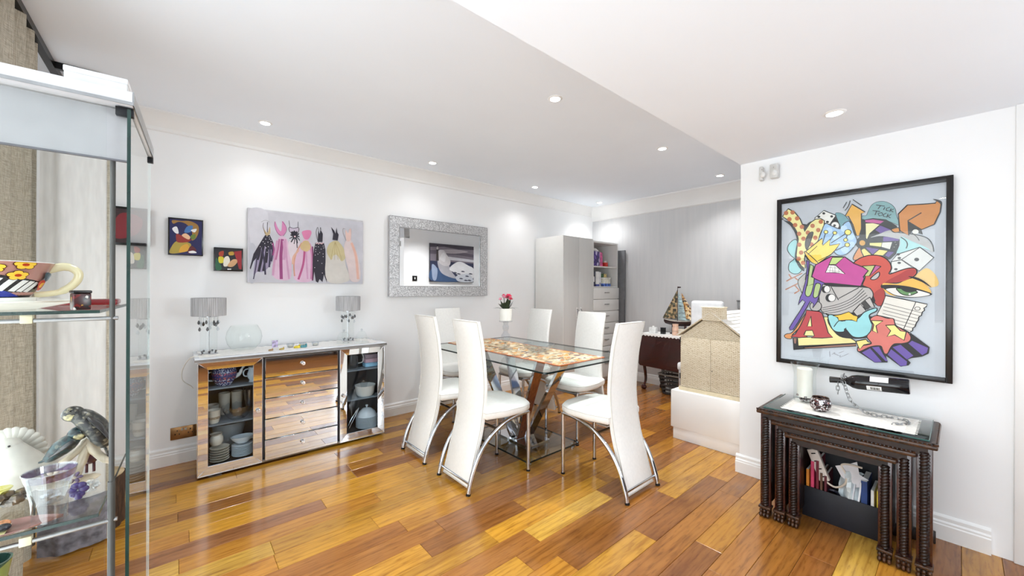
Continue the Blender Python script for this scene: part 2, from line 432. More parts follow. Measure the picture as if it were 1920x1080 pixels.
# ------------------------------------------------------------------ flat prints (coloured shapes laid on a picture's face)
def print_mat():
    m, nt, b = newmat('printed_ink')
    a = node(nt, 'ShaderNodeAttribute', attribute_name='ink')
    n = node(nt, 'ShaderNodeTexNoise'); n.inputs['Scale'].default_value = 14; n.inputs['Detail'].default_value = 4
    nt.links.new(coords(nt), n.inputs['Vector'])
    hs = node(nt, 'ShaderNodeHueSaturation'); mr = node(nt, 'ShaderNodeMapRange')
    mr.inputs['From Min'].default_value = 0.3; mr.inputs['From Max'].default_value = 0.7; mr.inputs['To Min'].default_value = 0.93; mr.inputs['To Max'].default_value = 1.05
    nt.links.new(n.outputs[0], mr.inputs[0]); nt.links.new(mr.outputs[0], hs.inputs['Value'])
    nt.links.new(a.outputs['Color'], hs.inputs['Color']); nt.links.new(hs.outputs[0], b.inputs['Base Color'])
    b.inputs['Roughness'].default_value = 0.5
    return m
ink = print_mat()
class Print:
    """conv maps the drawing coordinates to a world point on the picture's face; n is the face normal"""
    def __init__(s, conv, n): s.conv = conv; s.n = Vector(n); s.v = []; s.f = []; s.c = []; s.k = 0
    def poly(s, col, pts, smooth=False, line=None, lc=(22, 20, 24), conv=None):
        cv = conv or s.conv
        W = [cv(*p) for p in pts]
        if smooth: W = spline(W, 5, True)
        s.k += 1; off = s.n * (0.00004 * s.k)
        u = Vector((0, 0, 1)); r = u.cross(s.n)
        tri = tessellate_polygon([[Vector((p.dot(r), p.dot(u), 0)) for p in W]])
        b = len(s.v); s.v += [p + off for p in W]
        for t in tri:
            s.f.append([b + i for i in t]); s.c.append(lin(col))
        if line: s.ribbon(lc, line, W + [W[0], W[1]])
    def ribbon(s, col, w, W):
        s.k += 1; off = s.n * (0.00004 * s.k)
        cl = lin(col); b = len(s.v); m = len(W)
        for i in range(m):
            t = (W[min(i + 1, m - 1)] - W[max(i - 1, 0)])
            if t.length < 1e-9: t = Vector((0, 0, 1))
            side = s.n.cross(t.normalized()) * (w / 2)
            s.v += [W[i] + side + off, W[i] - side + off]
        for i in range(m - 1):
            a = b + 2 * i; s.f.append([a, a + 1, a + 3, a + 2]); s.c.append(cl)
    def line(s, col, w, pts, smooth=True, conv=None):
        cv = conv or s.conv; W = [cv(*p) for p in pts]
        if smooth and len(W) > 2: W = spline(W, 5)
        s.ribbon(col, w, W)
    def dot(s, col, c, r, ry=None, line=None, conv=None, n=14):
        ry = r if ry is None else ry
        s.poly(col, [(c[0] + r * math.cos(2 * PI * i / n), c[1] + ry * math.sin(2 * PI * i / n)) for i in range(n)], line=line, conv=conv)
    def make(s, name, parent):
        wp = Vector(parent.location); me = bpy.data.meshes.new(name)
        me.from_pydata([tuple(p - wp) for p in s.v], [], s.f)
        at = me.color_attributes.new('ink', 'FLOAT_COLOR', 'CORNER')
        i = 0
        for f, c in zip(s.f, s.c):
            for _ in f: at.data[i].color = c; i += 1
        me.materials.append(ink)
        o = bpy.data.objects.new(name, me); COL.objects.link(o); o.parent = parent; return o

# ================================================================== THE SETTING
YW, XR, XB, XL, YR = 3.62, 2.92, 4.73, -0.60, -3.20     # left wall, picture wall, grey wall, window wall, rear wall
XREC, YREC = 2.92, 0.985
floor = struct('floor', MB().box(XL, XB, YR, YW, -0.06, -0.0125), M('floor_underlay', (60, 34, 18), 0.9))
FC = {'gold': (192, 140, 48), 'tan': (176, 122, 46), 'brown': (154, 101, 44), 'red': (144, 92, 42), 'light': (206, 162, 70), 'dark': (130, 82, 40), 'pinkish': (146, 98, 58)}
FW_ = 0.1235
pk_mesh = {}
def plank_mesh(L):
    L = round(L, 3)
    if L not in pk_mesh:
        mb = MB(); g = 0.0006
        x0, x1, y0, y1 = g, L - g, g, FW_ - g; c = 0.0012
        lo = [mb.bm.verts.new(p) for p in ((x0, y0, -0.0125), (x1, y0, -0.0125), (x1, y1, -0.0125), (x0, y1, -0.0125))]
        mi = [mb.bm.verts.new(p) for p in ((x0, y0, -c), (x1, y0, -c), (x1, y1, -c), (x0, y1, -c))]
        hi = [mb.bm.verts.new(p) for p in ((x0 + c, y0 + c, 0), (x1 - c, y0 + c, 0), (x1 - c, y1 - c, 0), (x0 + c, y1 - c, 0))]
        for a, b in ((lo, mi), (mi, hi)):
            for i in range(4): mb.bm.faces.new((a[i], a[(i + 1) % 4], b[(i + 1) % 4], b[i]))
        mb.bm.faces.new(hi)
        pk_mesh[L] = mesh_from(mb.bm, plank_m, 20)
    return pk_mesh[L]
rng = random.Random(21)
special = {0: [(-0.6, .56, 'brown'), (-.04, .6, 'tan'), (.56, .8, 'brown'), (1.36, .61, 'light'), (1.97, .95, 'brown')],
           5: [(-0.6, .6, 'light'), (0, .345, 'tan'), (.345, .455, 'gold'), (.80, 1.2, 'gold'), (2.0, .9, 'brown')],
           6: [(-0.6, .95, 'light'), (.35, 1.2, 'gold'), (1.55, .6, 'brown'), (2.15, .9, 'red')],
           7: [(-0.6, .61, 'light'), (.01, .9, 'tan'), (.91, .61, 'gold'), (1.52, .9, 'brown')],
           8: [(-0.6, 1.245, 'pinkish'), (.645, .9, 'gold'), (1.545, .6, 'tan'), (2.145, .9, 'red')],
           9: [(-0.6, .65, 'tan'), (.05, 1.2, 'gold'), (1.25, .6, 'tan'), (1.85, .9, 'brown')],
           11: [(-0.6, .607, 'tan'), (.007, .9, 'brown'), (.907, .6, 'tan'), (1.507, .9, 'brown')],
           12: [(-0.6, .3, 'tan'), (-.3, 1.48, 'gold'), (1.18, .6, 'brown'), (1.78, .9, 'red')]}
nparts = 0
rest = MB()
kmin = math.ceil((0.02 - 1.35) / FW_) - 1
for k in range(-40, 19):
    y0 = 1.35 + FW_ * k
    if y0 + FW_ < YR or y0 > YW: continue
    x = XL; row = list(special.get(k, []))
    first = True
    while x < XB - 0.01:
        if row: x, L, cn = row.pop(0)
        else:
            L = rng.choice([0.6, 0.9, 0.9, 1.2]) if not first else rng.choice([.3, .45, .6, .9, 1.05])
            t = (x + L / 2 + 0.5) / 4.5
            cn = rng.choices(['gold', 'tan', 'brown', 'red', 'light', 'dark', 'pinkish'], [3.0 * (1 - t) + .5, 2.2, 1.4 + 2.0 * t, .4 + 2.4 * t, .35 * (1 - t) + .03, .15 + .8 * t, .3])[0]  # darker, redder planks likelier to the right: the fall of light put into colour
        first = False
        L = min(L, XB - x)
        if L < 0.05: break
        if y0 > -0.15 and nparts < 296:
            c = FC[cn]; j = rng.uniform(.93, 1.07)
            o = bpy.data.objects.new('plank', plank_mesh(L)); COL.objects.link(o); o.parent = floor
            o.location = (x, y0, 0); o.color = lin(tuple(min(255, v * j) for v in c)); nparts += 1
        else:
            rest.box(x + .0006, x + L - .0006, y0 + .0006, y0 + FW_ - .0006, -0.0125, 0)
        x += L
ro = build('planking', rest, plank_m, floor); ro['kind'] = 'stuff'; ro.color = lin((140, 88, 44))

# walls
struct('wall_left', MB().box(XL - .12, XB + .1, YW, YW + .1, 0, 2.5), white_wall)
struct('wall_back', MB().box(XB, XB + .1, YREC - .1, YW, 0, 2.5), grey_paper)
struct('wall_recess', MB().box(XREC + .10, XB, YREC - .10, YREC, 0, 2.5), white_wall)
wr = MB().box(XR, XR + .1, -0.17, YREC, 0, 2.5).box(XR, XR + .1, -1.02, -0.17, 2.08, 2.5).box(XR, XR + .1, -1.35, -1.02, 0, 2.5).box(XR, XR + .1, -2.95, -1.35, 0, .9).box(XR, XR + .1, -2.95, -1.35, 2.0, 2.5).box(XR, XR + .1, YR, -2.95, 0, 2.5)
struct('wall_right', wr, white_wall)
ww = MB().box(XL - .12, XL, YR, -1.35, 0, 2.5).box(XL - .12, XL, -1.35, 3.05, 2.18, 2.5).box(XL - .12, XL, 3.05, YW, 0, 2.5)
struct('wall_window', ww, white_wall)
rw = MB().box(XL - .12, XR + .1, YR - .12, YR, 0, 2.5)
struct('wall_rear', rw, white_wall)
# ceiling: high part over the dining end, lower part over the near end with its edge level with the recess corner
struct('ceiling', MB().box(XL - .12, XB + .1, YREC - .02, YW + .1, 2.44, 2.52).box(XL - .12, XR + .1, YR - .12, YREC - .0, 2.10, 2.52), white_ceil)
# cornices and baseboards
def profile_run(name, prof, axis, a, b, at, sgn, m=white_trim, kind=None):
    """prof: (distance out of the wall, z); run along axis from a to b on wall at 'at', sgn = direction out of the wall"""
    pts = [(at + sgn * d, z) for d, z in prof]
    if axis == 'x': mb = MB().prism(pts, b - a, 'x', a)
    else: mb = MB().prism(pts, b - a, 'y', a)
    return struct(name, mb, m, angle=25)
cor = [(0, 2.44), (0.095, 2.44), (0.095, 2.432), (0.075, 2.42), (0.04, 2.385), (0.016, 2.345), (0.014, 2.325), (0, 2.318)]
corb = [(0, 2.44), (0.12, 2.44), (0.12, 2.425), (0.10, 2.41), (0.05, 2.35), (0.02, 2.285), (0.018, 2.26), (0, 2.25)]
bb = [(0, 0), (0.02, 0), (0.02, 0.072), (0.017, 0.078), (0.017, 0.086), (0.011, 0.094), (0.011, 0.110), (0.006, 0.118), (0, 0.122)]
profile_run('trim_1', cor, 'x', XL, XB - .001, YW, -1)
profile_run('trim_2', corb, 'y', YREC, YW, XB, -1)
profile_run('baseboard_left', bb, 'x', XL, 3.51, YW, -1)
profile_run('baseboard_back', bb, 'y', YREC, YW, XB, -1)
bbr = [(d, z * 1.0) for d, z in bb]
profile_run('baseboard_right', bbr, 'y', -0.10, YREC + .02, XR, -1)
profile_run('baseboard_recess', bb, 'x', XR - .0005, XB, YREC, 1)
# right-hand door and its frame
fr = MB().box(XR - .018, XR + .11, -0.235, -0.165, 0, 2.10, .004).box(XR - .018, XR + .11, -1.03, -0.96, 0, 2.10, .004).box(XR - .018, XR + .11, -.96, -.235, 2.03, 2.10, .004)
struct('trim_3', fr, white_trim)
d1 = struct('door_1', MB().box(XR + .02, XR + .06, -.957, -.238, 0.008, 2.027, .003), white_trim)
build('door_handle', MB().cyl((XR + .02, -.30, 1.02), (XR - .03, -.30, 1.02), .009).tube([(XR - .03, -.30, 1.02), (XR - .035, -.34, 1.02), (XR - .035, -.42, 1.018)], .008).box(XR + .012, XR + .02, -.32, -.28, .93, 1.09, .003), chrome, d1)
# patio window on the left; window behind the viewer is added to admit fill light
def window(name, along, a, b, z0, z1, at, thick, bars, m=white_trim):
    f = MB()
    def bx(p, q, r, t):
        if along == 'y': f.box(at - thick, at - thick + .06, p, q, r, t, .004)
        else: f.box(p, q, at - thick, at - thick + .06, r, t, .004)
    bx(a, b, z0, z0 + .06); bx(a, b, z1 - .06, z1)
    for c in bars: bx(c - .035, c + .035, z0 + .06, z1 - .06)
    root = struct(name, f, m)
    for c, d in zip(bars, bars[1:]):
        g = MB()
        if along == 'y': g.box(at - thick + .026, at - thick + .032, c + .036, d - .036, z0 + .061, z1 - .061)
        else: g.box(c + .036, d - .036, at - thick + .026, at - thick + .032, z0 + .061, z1 - .061)
        build('pane', g, clear, root)
    return root
window('window_1', 'y', -1.35, 3.05, 0.0, 2.18, XL, .11, [-1.315, 0.15, 1.60, 3.015])
window('window_2', 'y', -2.95, -1.35, .9, 2.0, XR + .09, .07, [-2.915, -2.15, -1.385])
# L-shaped curtain rail under the ceiling
solo('curtain_rail', MB().box(-.525, -.495, 1.9, 3.40, 2.405, 2.44).box(-.495, -.33, 3.14, 3.165, 2.405, 2.44), metal_dark, 'dark grey curtain rail fixed to the ceiling above the glass cabinet', 'curtain rail', origin=(-.51, 2.6, 2.405))

# recessed downlights; those behind the viewer are unseen, added as fill light
LBL = ['recessed downlight at the top edge of the view, nearest the viewer', 'recessed downlight above the pair of small dark pictures', 'recessed downlight above the silver framed mirror',
       'recessed downlight in the middle of the ceiling, over the near chairs', 'recessed downlight between the middle of the ceiling and the recess corner', 'recessed downlight above the side of the white wardrobe',
       'recessed downlight close to the grey wall, beside the recess corner', 'recessed downlight in the far corner above the open shelves', 'recessed downlight in the lower ceiling in front of the graffiti picture'] + ['recessed downlight in the lower ceiling behind the viewer'] * 6
base_dl = None
for (x, y), z, lb in zip(LIGHTS, LZ, LBL):
    t = thing('downlight', lb, 'ceiling light', (x, y, z), 0, 'downlights behind the viewer' if 'behind' in lb else 'recessed ceiling downlights')
    if base_dl is None:
        r = build('trim_ring', MB().lathe([(.030, -.0005), (.032, -.006), (.042, -.004), (.046, -.0005)], n=28), white_trim, t)
        g = build('lamp_glass', MB().lathe([(0, -.003), (.030, -.003), (.030, -.001)], n=24), lamp_glow, t)
        base_dl = (r, g)
    else:
        for o in base_dl:
            c = o.copy(); COL.objects.link(c); c.parent = t
    l = bpy.data.lights.new('downlight_beam', 'SPOT'); l.energy = ((15 if y > 3 else 26) if x > 4 else (9 if y > 3 else 85)) if x > 2.5 and z > 2.2 else ((5 if y > 3 else 34) if z > 2.2 else (9 if y < .3 else 3)); l.spot_size = math.radians(125); l.spot_blend = 1.0; l.shadow_soft_size = 0.02; l.color = (1, .993, .985)
    lo = bpy.data.objects.new('downlight_beam', l); COL.objects.link(lo); lo.location = (x, y, z - .02)

# dark sofa behind the viewer (seen in the mirrored drawer fronts)
so = thing('sofa', 'dark brown leather sofa behind the viewer, seen only in the mirrored drawers', 'sofa', (1.4, -1.6, 0))
sofam = M('dark_brown_leather', (30, 18, 15), 0.4, var=.1)
build('base', MB().box(-1.15, 1.15, -.45, .45, .06, .40, .05), sofam, so)
build('backrest', MB().box(-1.15, 1.15, -.45, -.20, .40, .88, .07), sofam, so)
for sx in (-1, 1): build('armrest', MB().box(sx * 1.05 - .12, sx * 1.05 + .12, -.44, .44, .38, .66, .06), sofam, so)
for i in range(2): build('seat_cushion', MB().box(-.9 + i * .92, -.9 + i * .92 + .88, -.2, .44, .38, .52, .05), sofam, so)
for sx in (-1, 1):
    for sy in (-1, 1): build('foot', MB().cyl((sx * 1.05, sy * .38, 0), (sx * 1.05, sy * .38, .08), .02), metal_dark, so)

# ================================================================== MIRRORED SIDEBOARD
SX0, SX1, SY0, SY1 = 0.100, 1.333, 3.192, 3.575
sb = thing('sideboard', 'mirrored sideboard with five drawers and a glazed door at each end', 'sideboard', (.7165, 3.385, 0))
def B(name, mb, m, par=sb, **k): return build(name, mb, m, par, world=True, **k)
dark_in = M('dark_cabinet_lining', (46, 46, 50), 0.6)
grey_in = M('grey_cabinet_lining', (120, 130, 138), 0.5)
car = MB().box(SX0 + .002, SX0 + .014, SY0 + .012, SY1, .03, .756).box(SX1 - .014, SX1 - .002, SY0 + .012, SY1, .03, .756).box(SX0, SX1, SY1 - .012, SY1, .03, .756)
car.box(.455, .468, SY0 + .012, SY1 - .012, .05, .75).box(.960, .973, SY0 + .012, SY1 - .012, .05, .75).box(SX0 + .014, SX1 - .014, SY0 + .02, SY1 - .012, .03, .062)
B('carcass', car, dark_in)
B('side_mirror', MB().box(SX0 - .001, SX0 + .002, SY0 + .006, SY1, .03, .755), mirror_m); B('side_mirror', MB().box(SX1 - .002, SX1 + .001, SY0 + .006, SY1, .03, .755), mirror_m)
B('plinth_strip', MB().box(SX0, SX1, SY0 + .003, SY1, .016, .034, .002), steel)
for x in (.16, 1.22):
    for y in (SY0 + .03, SY1 - .06): B('foot', MB().box(x, x + .07, y, y + .03, 0, .018, .002), steel)
B('worktop', MB().box(.086, 1.345, SY0 - .012, SY1 + .01, .758, .784, .002), M('white_glass_top', (226, 230, 236), 0.08, var=.005))
B('worktop_edge', MB().box(.084, 1.347, SY0 - .016, SY0 - .012, .762, .779), steel)
for x in (.300, 1.115): pass
for a, b in ((.114, .455), (.973, SX1 - .014)):
    B('inner_shelf', MB().box(a, b, SY0 + .03, SY1 - .013, .566, .575), grey_in); B('inner_shelf', MB().box(a, b, SY0 + .03, SY1 - .013, .326, .335), grey_in)
knob_prof = [(0, 0), (.006, 0), (.005, .010), (.011, .016), (.013, .022), (.011, .028), (0, .030)]
def knob(par, x, z, y=SY0):
    k = MB().lathe(knob_prof, n=16, mat=Matrix.Translation((x, y, z)) @ Matrix.Rotation(PI / 2, 4, 'X'))
    build('knob', k, M('pearl_chrome_knob', (232, 230, 230), 0.12, 0.6), par, world=True)
for i in range(5):
    z1 = .750 - .1455 * i; z0 = z1 - .1425
    d = B('drawer', MB().box(.470, .958, SY0, SY0 + .3, z0, z1, .003, 1), mirror_m)
    knob(d, .709, (z0 + z1) / 2 + .006)
for x0, x1, kx, kz in ((.102, .454, .428, .39), (.974, 1.331, 1.001, .39)):
    z0, z1 = .022, .754; f = .052; fz = .055
    o_ = [(x0, z0), (x1, z0), (x1, z1), (x0, z1)]; i_ = [(x0 + f, z0 + fz), (x1 - f, z0 + fz), (x1 - f, z1 - .045), (x0 + f, z1 - .045)]
    strips = []
    for a in range(4):
        b = (a + 1) % 4
        mb = MB(); g = .0008
        yo, yi, yb = SY0 - .001, SY0 + .0002, SY0 + .012
        P = [(o_[a][0], yo, o_[a][1]), (o_[b][0], yo, o_[b][1]), (i_[b][0], yi, i_[b][1]), (i_[a][0], yi, i_[a][1])]
        Q = [(p[0], yb, p[2]) for p in P]
        pv = [mb.bm.verts.new(p) for p in P]; qv = [mb.bm.verts.new(p) for p in Q]
        mb.bm.faces.new(pv); mb.bm.faces.new(qv)
        for c in range(4): mb.bm.faces.new((pv[c], pv[(c + 1) % 4], qv[(c + 1) % 4], qv[c]))
        strips.append(mb)
    door = B('door', strips[0], mirror_m)
    for s_ in strips[1:]: build('mirror_strip', s_, mirror_m, door, world=True)
    e = MB()
    for a in range(4):
        e.cyl((o_[a][0], SY0 - .001, o_[a][1]), (i_[a][0], SY0 + .003, i_[a][1]), .0022, n=6)
        b = (a + 1) % 4
        e.cyl((o_[a][0], SY0 - .001, o_[a][1]), (o_[b][0], SY0 - .001, o_[b][1]), .0018, n=6); e.cyl((i_[a][0], SY0 + .004, i_[a][1]), (i_[b][0], SY0 + .004, i_[b][1]), .0022, n=6)
    build('beading', e, M('bright_beading', (215, 216, 220), .25, .7), door, world=True)
    build('pane', MB().box(i_[0][0], i_[1][0], SY0 + .008, SY0 + .011, i_[0][1], i_[2][1]), tint_glass, door, world=True)
    knob(door, kx, kz)

# crockery behind the doors
plate_prof = [(0, .004), (.045, .003), (.05, .006), (.084, .012), (.086, .014), (.083, .015), (.05, .010), (0, .008)]
def lathe_thing(name, prof, m, label, cat, loc, group=None, n=28, parts=(), sx=1, sy=1):
    t = thing(name, label, cat, loc, 0, group)
    build('body', MB().lathe(prof, n=n, sx=sx, sy=sy), m, t)
    for pn, mb, pm in parts: build(pn, mb, pm, t)
    return t
def stack(n, x, y, z, r, dz, m, label, group, prof=plate_prof):
    s = r / .086
    me = mesh_from(MB().lathe([(a * s, b) for a, b in prof], n=28).bm, m)
    for i in range(n):
        o = bpy.data.objects.new('plate', me); COL.objects.link(o)
        o.location = (x, y, z + i * dz)
        ords = ['second', 'third', 'fourth', 'fifth', 'sixth', 'seventh', 'eighth', 'ninth']
        lb = label.replace('plate in', 'plate, ' + ('lowest' if i == 0 else 'topmost' if i == n - 1 else ords[i - 1] + ' from the bottom') + ' in', 1)
        tag(o, lb, 'plate', group)
stack(6, .222, 3.300, .0625, .056, .0165, cream, 'cream plate in the left cupboard', 'cream plates in the left cupboard')
stack(8, .352, 3.310, .0625, .063, .0098, bluepor, 'pale blue plate in the left cupboard', 'blue plates in the left cupboard')
stack(10, 1.225, 3.300, .0625, .088, .0095, bluepor, 'white plate in the right cupboard', 'white plates in the right cupboard')
def handle(p0, p1, bulge, r=.004, n=10):
    p0, p1 = Vector(p0), Vector(p1); b = Vector(bulge)
    return MB().tube(spline([p0, p0 + b * .8 + (p1 - p0) * .1, (p0 + p1) / 2 + b * 1.1, p1 + b * .8 - (p1 - p0) * .1, p1], 4), r, 8)
def shell(prof, t=.003):
    """closed pot wall from an outer profile"""
    inner = [(max(r - t, 0), z + (t if i == 0 else 0)) for i, (r, z) in enumerate(prof)]
    return prof + list(reversed(inner))
pot_pattern = None
def pot_mat():
    m, nt, b = newmat('banded_pot_pattern')
    tc = node(nt, 'ShaderNodeTexCoord'); sp = node(nt, 'ShaderNodeSeparateXYZ'); nt.links.new(tc.outputs['Object'], sp.inputs[0])
    mr = node(nt, 'ShaderNodeMapRange'); mr.inputs['From Max'].default_value = .12; nt.links.new(sp.outputs[2], mr.inputs[0])
    ck = node(nt, 'ShaderNodeTexVoronoi'); ck.inputs['Scale'].default_value = 120; nt.links.new(tc.outputs['Object'], ck.inputs[0])
    base = ramp(nt, mr.outputs[0], [(0, (220, 222, 230)), (.12, (220, 222, 230)), (.2, (176, 92, 66)), (.28, (216, 218, 226)), (.36, (196, 96, 80)), (.5, (70, 74, 140)), (.6, (176, 80, 110)), (.68, (214, 120, 80)), (.74, (196, 200, 220))], 'CONSTANT')
    gt = node(nt, 'ShaderNodeMath', operation='LESS_THAN'); gt.inputs[1].default_value = .42; nt.links.new(ck.outputs['Distance'], gt.inputs[0])
    mx = node(nt, 'ShaderNodeMix', data_type='RGBA'); nt.links.new(gt.outputs[0], mx.inputs[0]); mx.inputs[6].default_value = lin((70, 70, 110)); nt.links.new(base, mx.inputs[7])
    nt.links.new(mx.outputs[2], b.inputs['Base Color']); b.inputs['Roughness'].default_value = .2
    return m
pm = pot_mat()
pp = [(0, 0), (.042, 0), (.045, .006), (.066, .04), (.073, .07), (.070, .10), (.062, .118), (.064, .121)]
t = lathe_thing('teapot', shell(pp), pm, 'round teapot patterned in red and blue bands, top shelf of the left cupboard', 'teapot', (.247, 3.31, .576),
    parts=[('spout', MB().tube(spline([(.058, 0, .045), (.088, 0, .065), (.10, 0, .095), (.118, 0, .118)], 4), [.014] * 4 + [.011] * 4 + [.007] * 5, 10), porcelain),
           ('handle', handle((-.064, 0, .095), (-.062, 0, .035), (-.035, 0, 0), .005), porcelain)])
jug = [(0, 0), (.026, 0), (.022, .012), (.032, .03), (.036, .055), (.028, .08), (.024, .095), (.03, .105)]
lathe_thing('milk_jug', shell(jug), bluepor, 'small white fluted jug on the top shelf of the left cupboard', 'jug', (.412, 3.30, .576), parts=[('handle', handle((-.026, 0, .092), (-.03, 0, .04), (-.026, 0, 0), .004), bluepor)])
cupp = [(0, 0), (.026, 0), (.030, .006), (.036, .04), (.038, .085), (.040, .088)]
for i, (x, y, z, lb) in enumerate([(.188, 3.27, .336, 'cream cup with a brown band at the front left of the middle shelf'), (.190, 3.42, .336, 'cream cup at the back left corner of the middle shelf')]):
    c = lathe_thing('cup', shell(cupp), cream, lb, 'cup', (x, y, z), 'cream cups on the middle shelf')
    build('band', MB().lathe([(.0363, .03), (.0370, .031), (.0375, .045), (.0372, .046)], n=24), M('brown_leaf_band', (150, 132, 108), .4, var=.25, scale=120), c)
for i, (x, y) in enumerate([(.26, 3.46), (.335, 3.47)]):
    lathe_thing('beaker', shell([(0, 0), (.030, 0), (.034, .10), (.036, .15)]), cream, 'pale beaker behind the cut glass bowl, %s one' % ('left' if i == 0 else 'right'), 'beaker', (x, y, .336), 'beakers on the middle shelf')
def cut_bowl(name, label, loc, R, H, m, n=48, cat='bowl'):
    t = thing(name, label, cat, loc)
    mb = MB(); rows = []
    for j in range(9):
        h = j / 8; r = R * (.45 + .55 * h ** .7)
        rows.append([(r * (1 + .045 * (1 if (i + j) % 2 else -1)) * math.cos(2 * PI * i / n), r * (1 + .045 * (1 if (i + j) % 2 else -1)) * math.sin(2 * PI * i / n), H * h + (.012 * (i % 4 == 0) if j == 8 else 0)) for i in range(n + 1)])
    mb.sheet(rows); mb.lathe([(0, .002), (R * .45, .002)], n=n)
    build('body', mb, m, t, angle=10); return t
cut_bowl('cut_glass_bowl', 'large cut glass bowl on the middle shelf of the left cupboard', (.322, 3.290, .337), .092, .085, bright_cr)
cut_bowl('cut_glass_vase', 'tall cut glass dish behind the cut glass bowl in the left cupboard', (.41, 3.43, .337), .04, .16, bright_cr, 32, 'vase')
lathe_thing('mixing_bowl', shell([(0, 0), (.06, 0), (.105, .12), (.128, .20), (.132, .203)]), M('grey_stoneware', (176, 182, 184), .4), 'large grey stoneware bowl at the back of the left cupboard', 'bowl', (.285, 3.478, .0625), sx=.85, sy=.58)
lathe_thing('creamer', shell([(0, 0), (.030, 0), (.040, .02), (.038, .05), (.030, .065), (.036, .075)]), cream, 'cream jug standing on the cream plates in the left cupboard', 'jug', (.205, 3.30, .1785))
gb = thing('gravy_boat', 'pale blue oval gravy boat on top of the blue plates', 'gravy boat', (.352, 3.31, .1525))
build('body', MB().lathe(shell([(0, 0), (.028, 0), (.034, .006), (.055, .028), (.062, .046)]), n=28, sx=1.12, sy=.8), bluepor, gb)
build('handle', handle((.066, 0, .044), (.052, 0, .018), (.028, 0, .004), .004), bluepor, gb)
# right cupboard
lathe_thing('fluted_bowl', shell([(0, 0), (.06, 0), (.074, .02), (.082, .085), (.084, .088)]), porcelain, 'white straight-sided fluted bowl on the middle shelf of the right cupboard', 'bowl', (1.21, 3.30, .336), n=16)
cut_bowl('glass_sundae_dish', 'small cut glass dish leaning in the white fluted bowl', (1.20, 3.30, .392), .035, .07, crystal, 24, 'dish')
tu = thing('tureen_lid', 'white domed tureen lid with knob on top of the white plates', 'lid', (1.225, 3.30, .1605))
build('dome', MB().lathe([(.078, 0), (.080, .004), (.066, .035), (.035, .062), (0, .070)], n=28), bluepor, tu)
build('knob', MB().lathe([(.006, .068), (.005, .074), (.012, .082), (.010, .092), (0, .095)], n=14), bluepor, tu)
for i, (c, z) in enumerate([((150, 200, 226), .576), ((196, 160, 172), .612), ((150, 128, 140), .648)]):
    lb = ['blue plastic tub at the bottom of the stack in the right cupboard', 'pink plastic tub in the middle of the stack in the right cupboard', 'mauve plastic tub on top of the stack in the right cupboard'][i]
    t = thing('storage_tub', lb, 'tub', (1.250, 3.30, z + .0005), 0, 'plastic tubs in the right cupboard')
    k = ['pale_blue_plastic', 'pink_plastic', 'mauve_plastic'][i]
    build('tub', MB().box(-.052, .052, -.04, .04, 0, .028, .006), M(k, c, .4), t); build('lid', MB().box(-.056, .056, -.044, .044, .028, .0345, .003), M(k, c, .4), t)
jg = lathe_thing('black_jug', shell([(0, 0), (.04, 0), (.052, .03), (.048, .09), (.04, .13), (.044, .14)]), M('black_glaze', (24, 28, 34), .15), 'black jug with a white handle on the top shelf of the right cupboard', 'jug', (1.105, 3.32, .576))
build('handle', handle((.042, -.01, .125), (.05, -.01, .035), (.04, -.01, 0), .004), porcelain, jg)
tg = thing('serving_tongs', 'bright metal tongs leaning at the left of the right cupboard', 'tongs', (1.09, 3.28, .064))
for s_ in (-1, 1): build('arm', MB().tube(spline([(-.03, s_ * .012, .002), (-.01, s_ * .02, .06), (.03, s_ * .016, .13), (.06, 0, .18)], 4), .004, 8), chrome, tg)

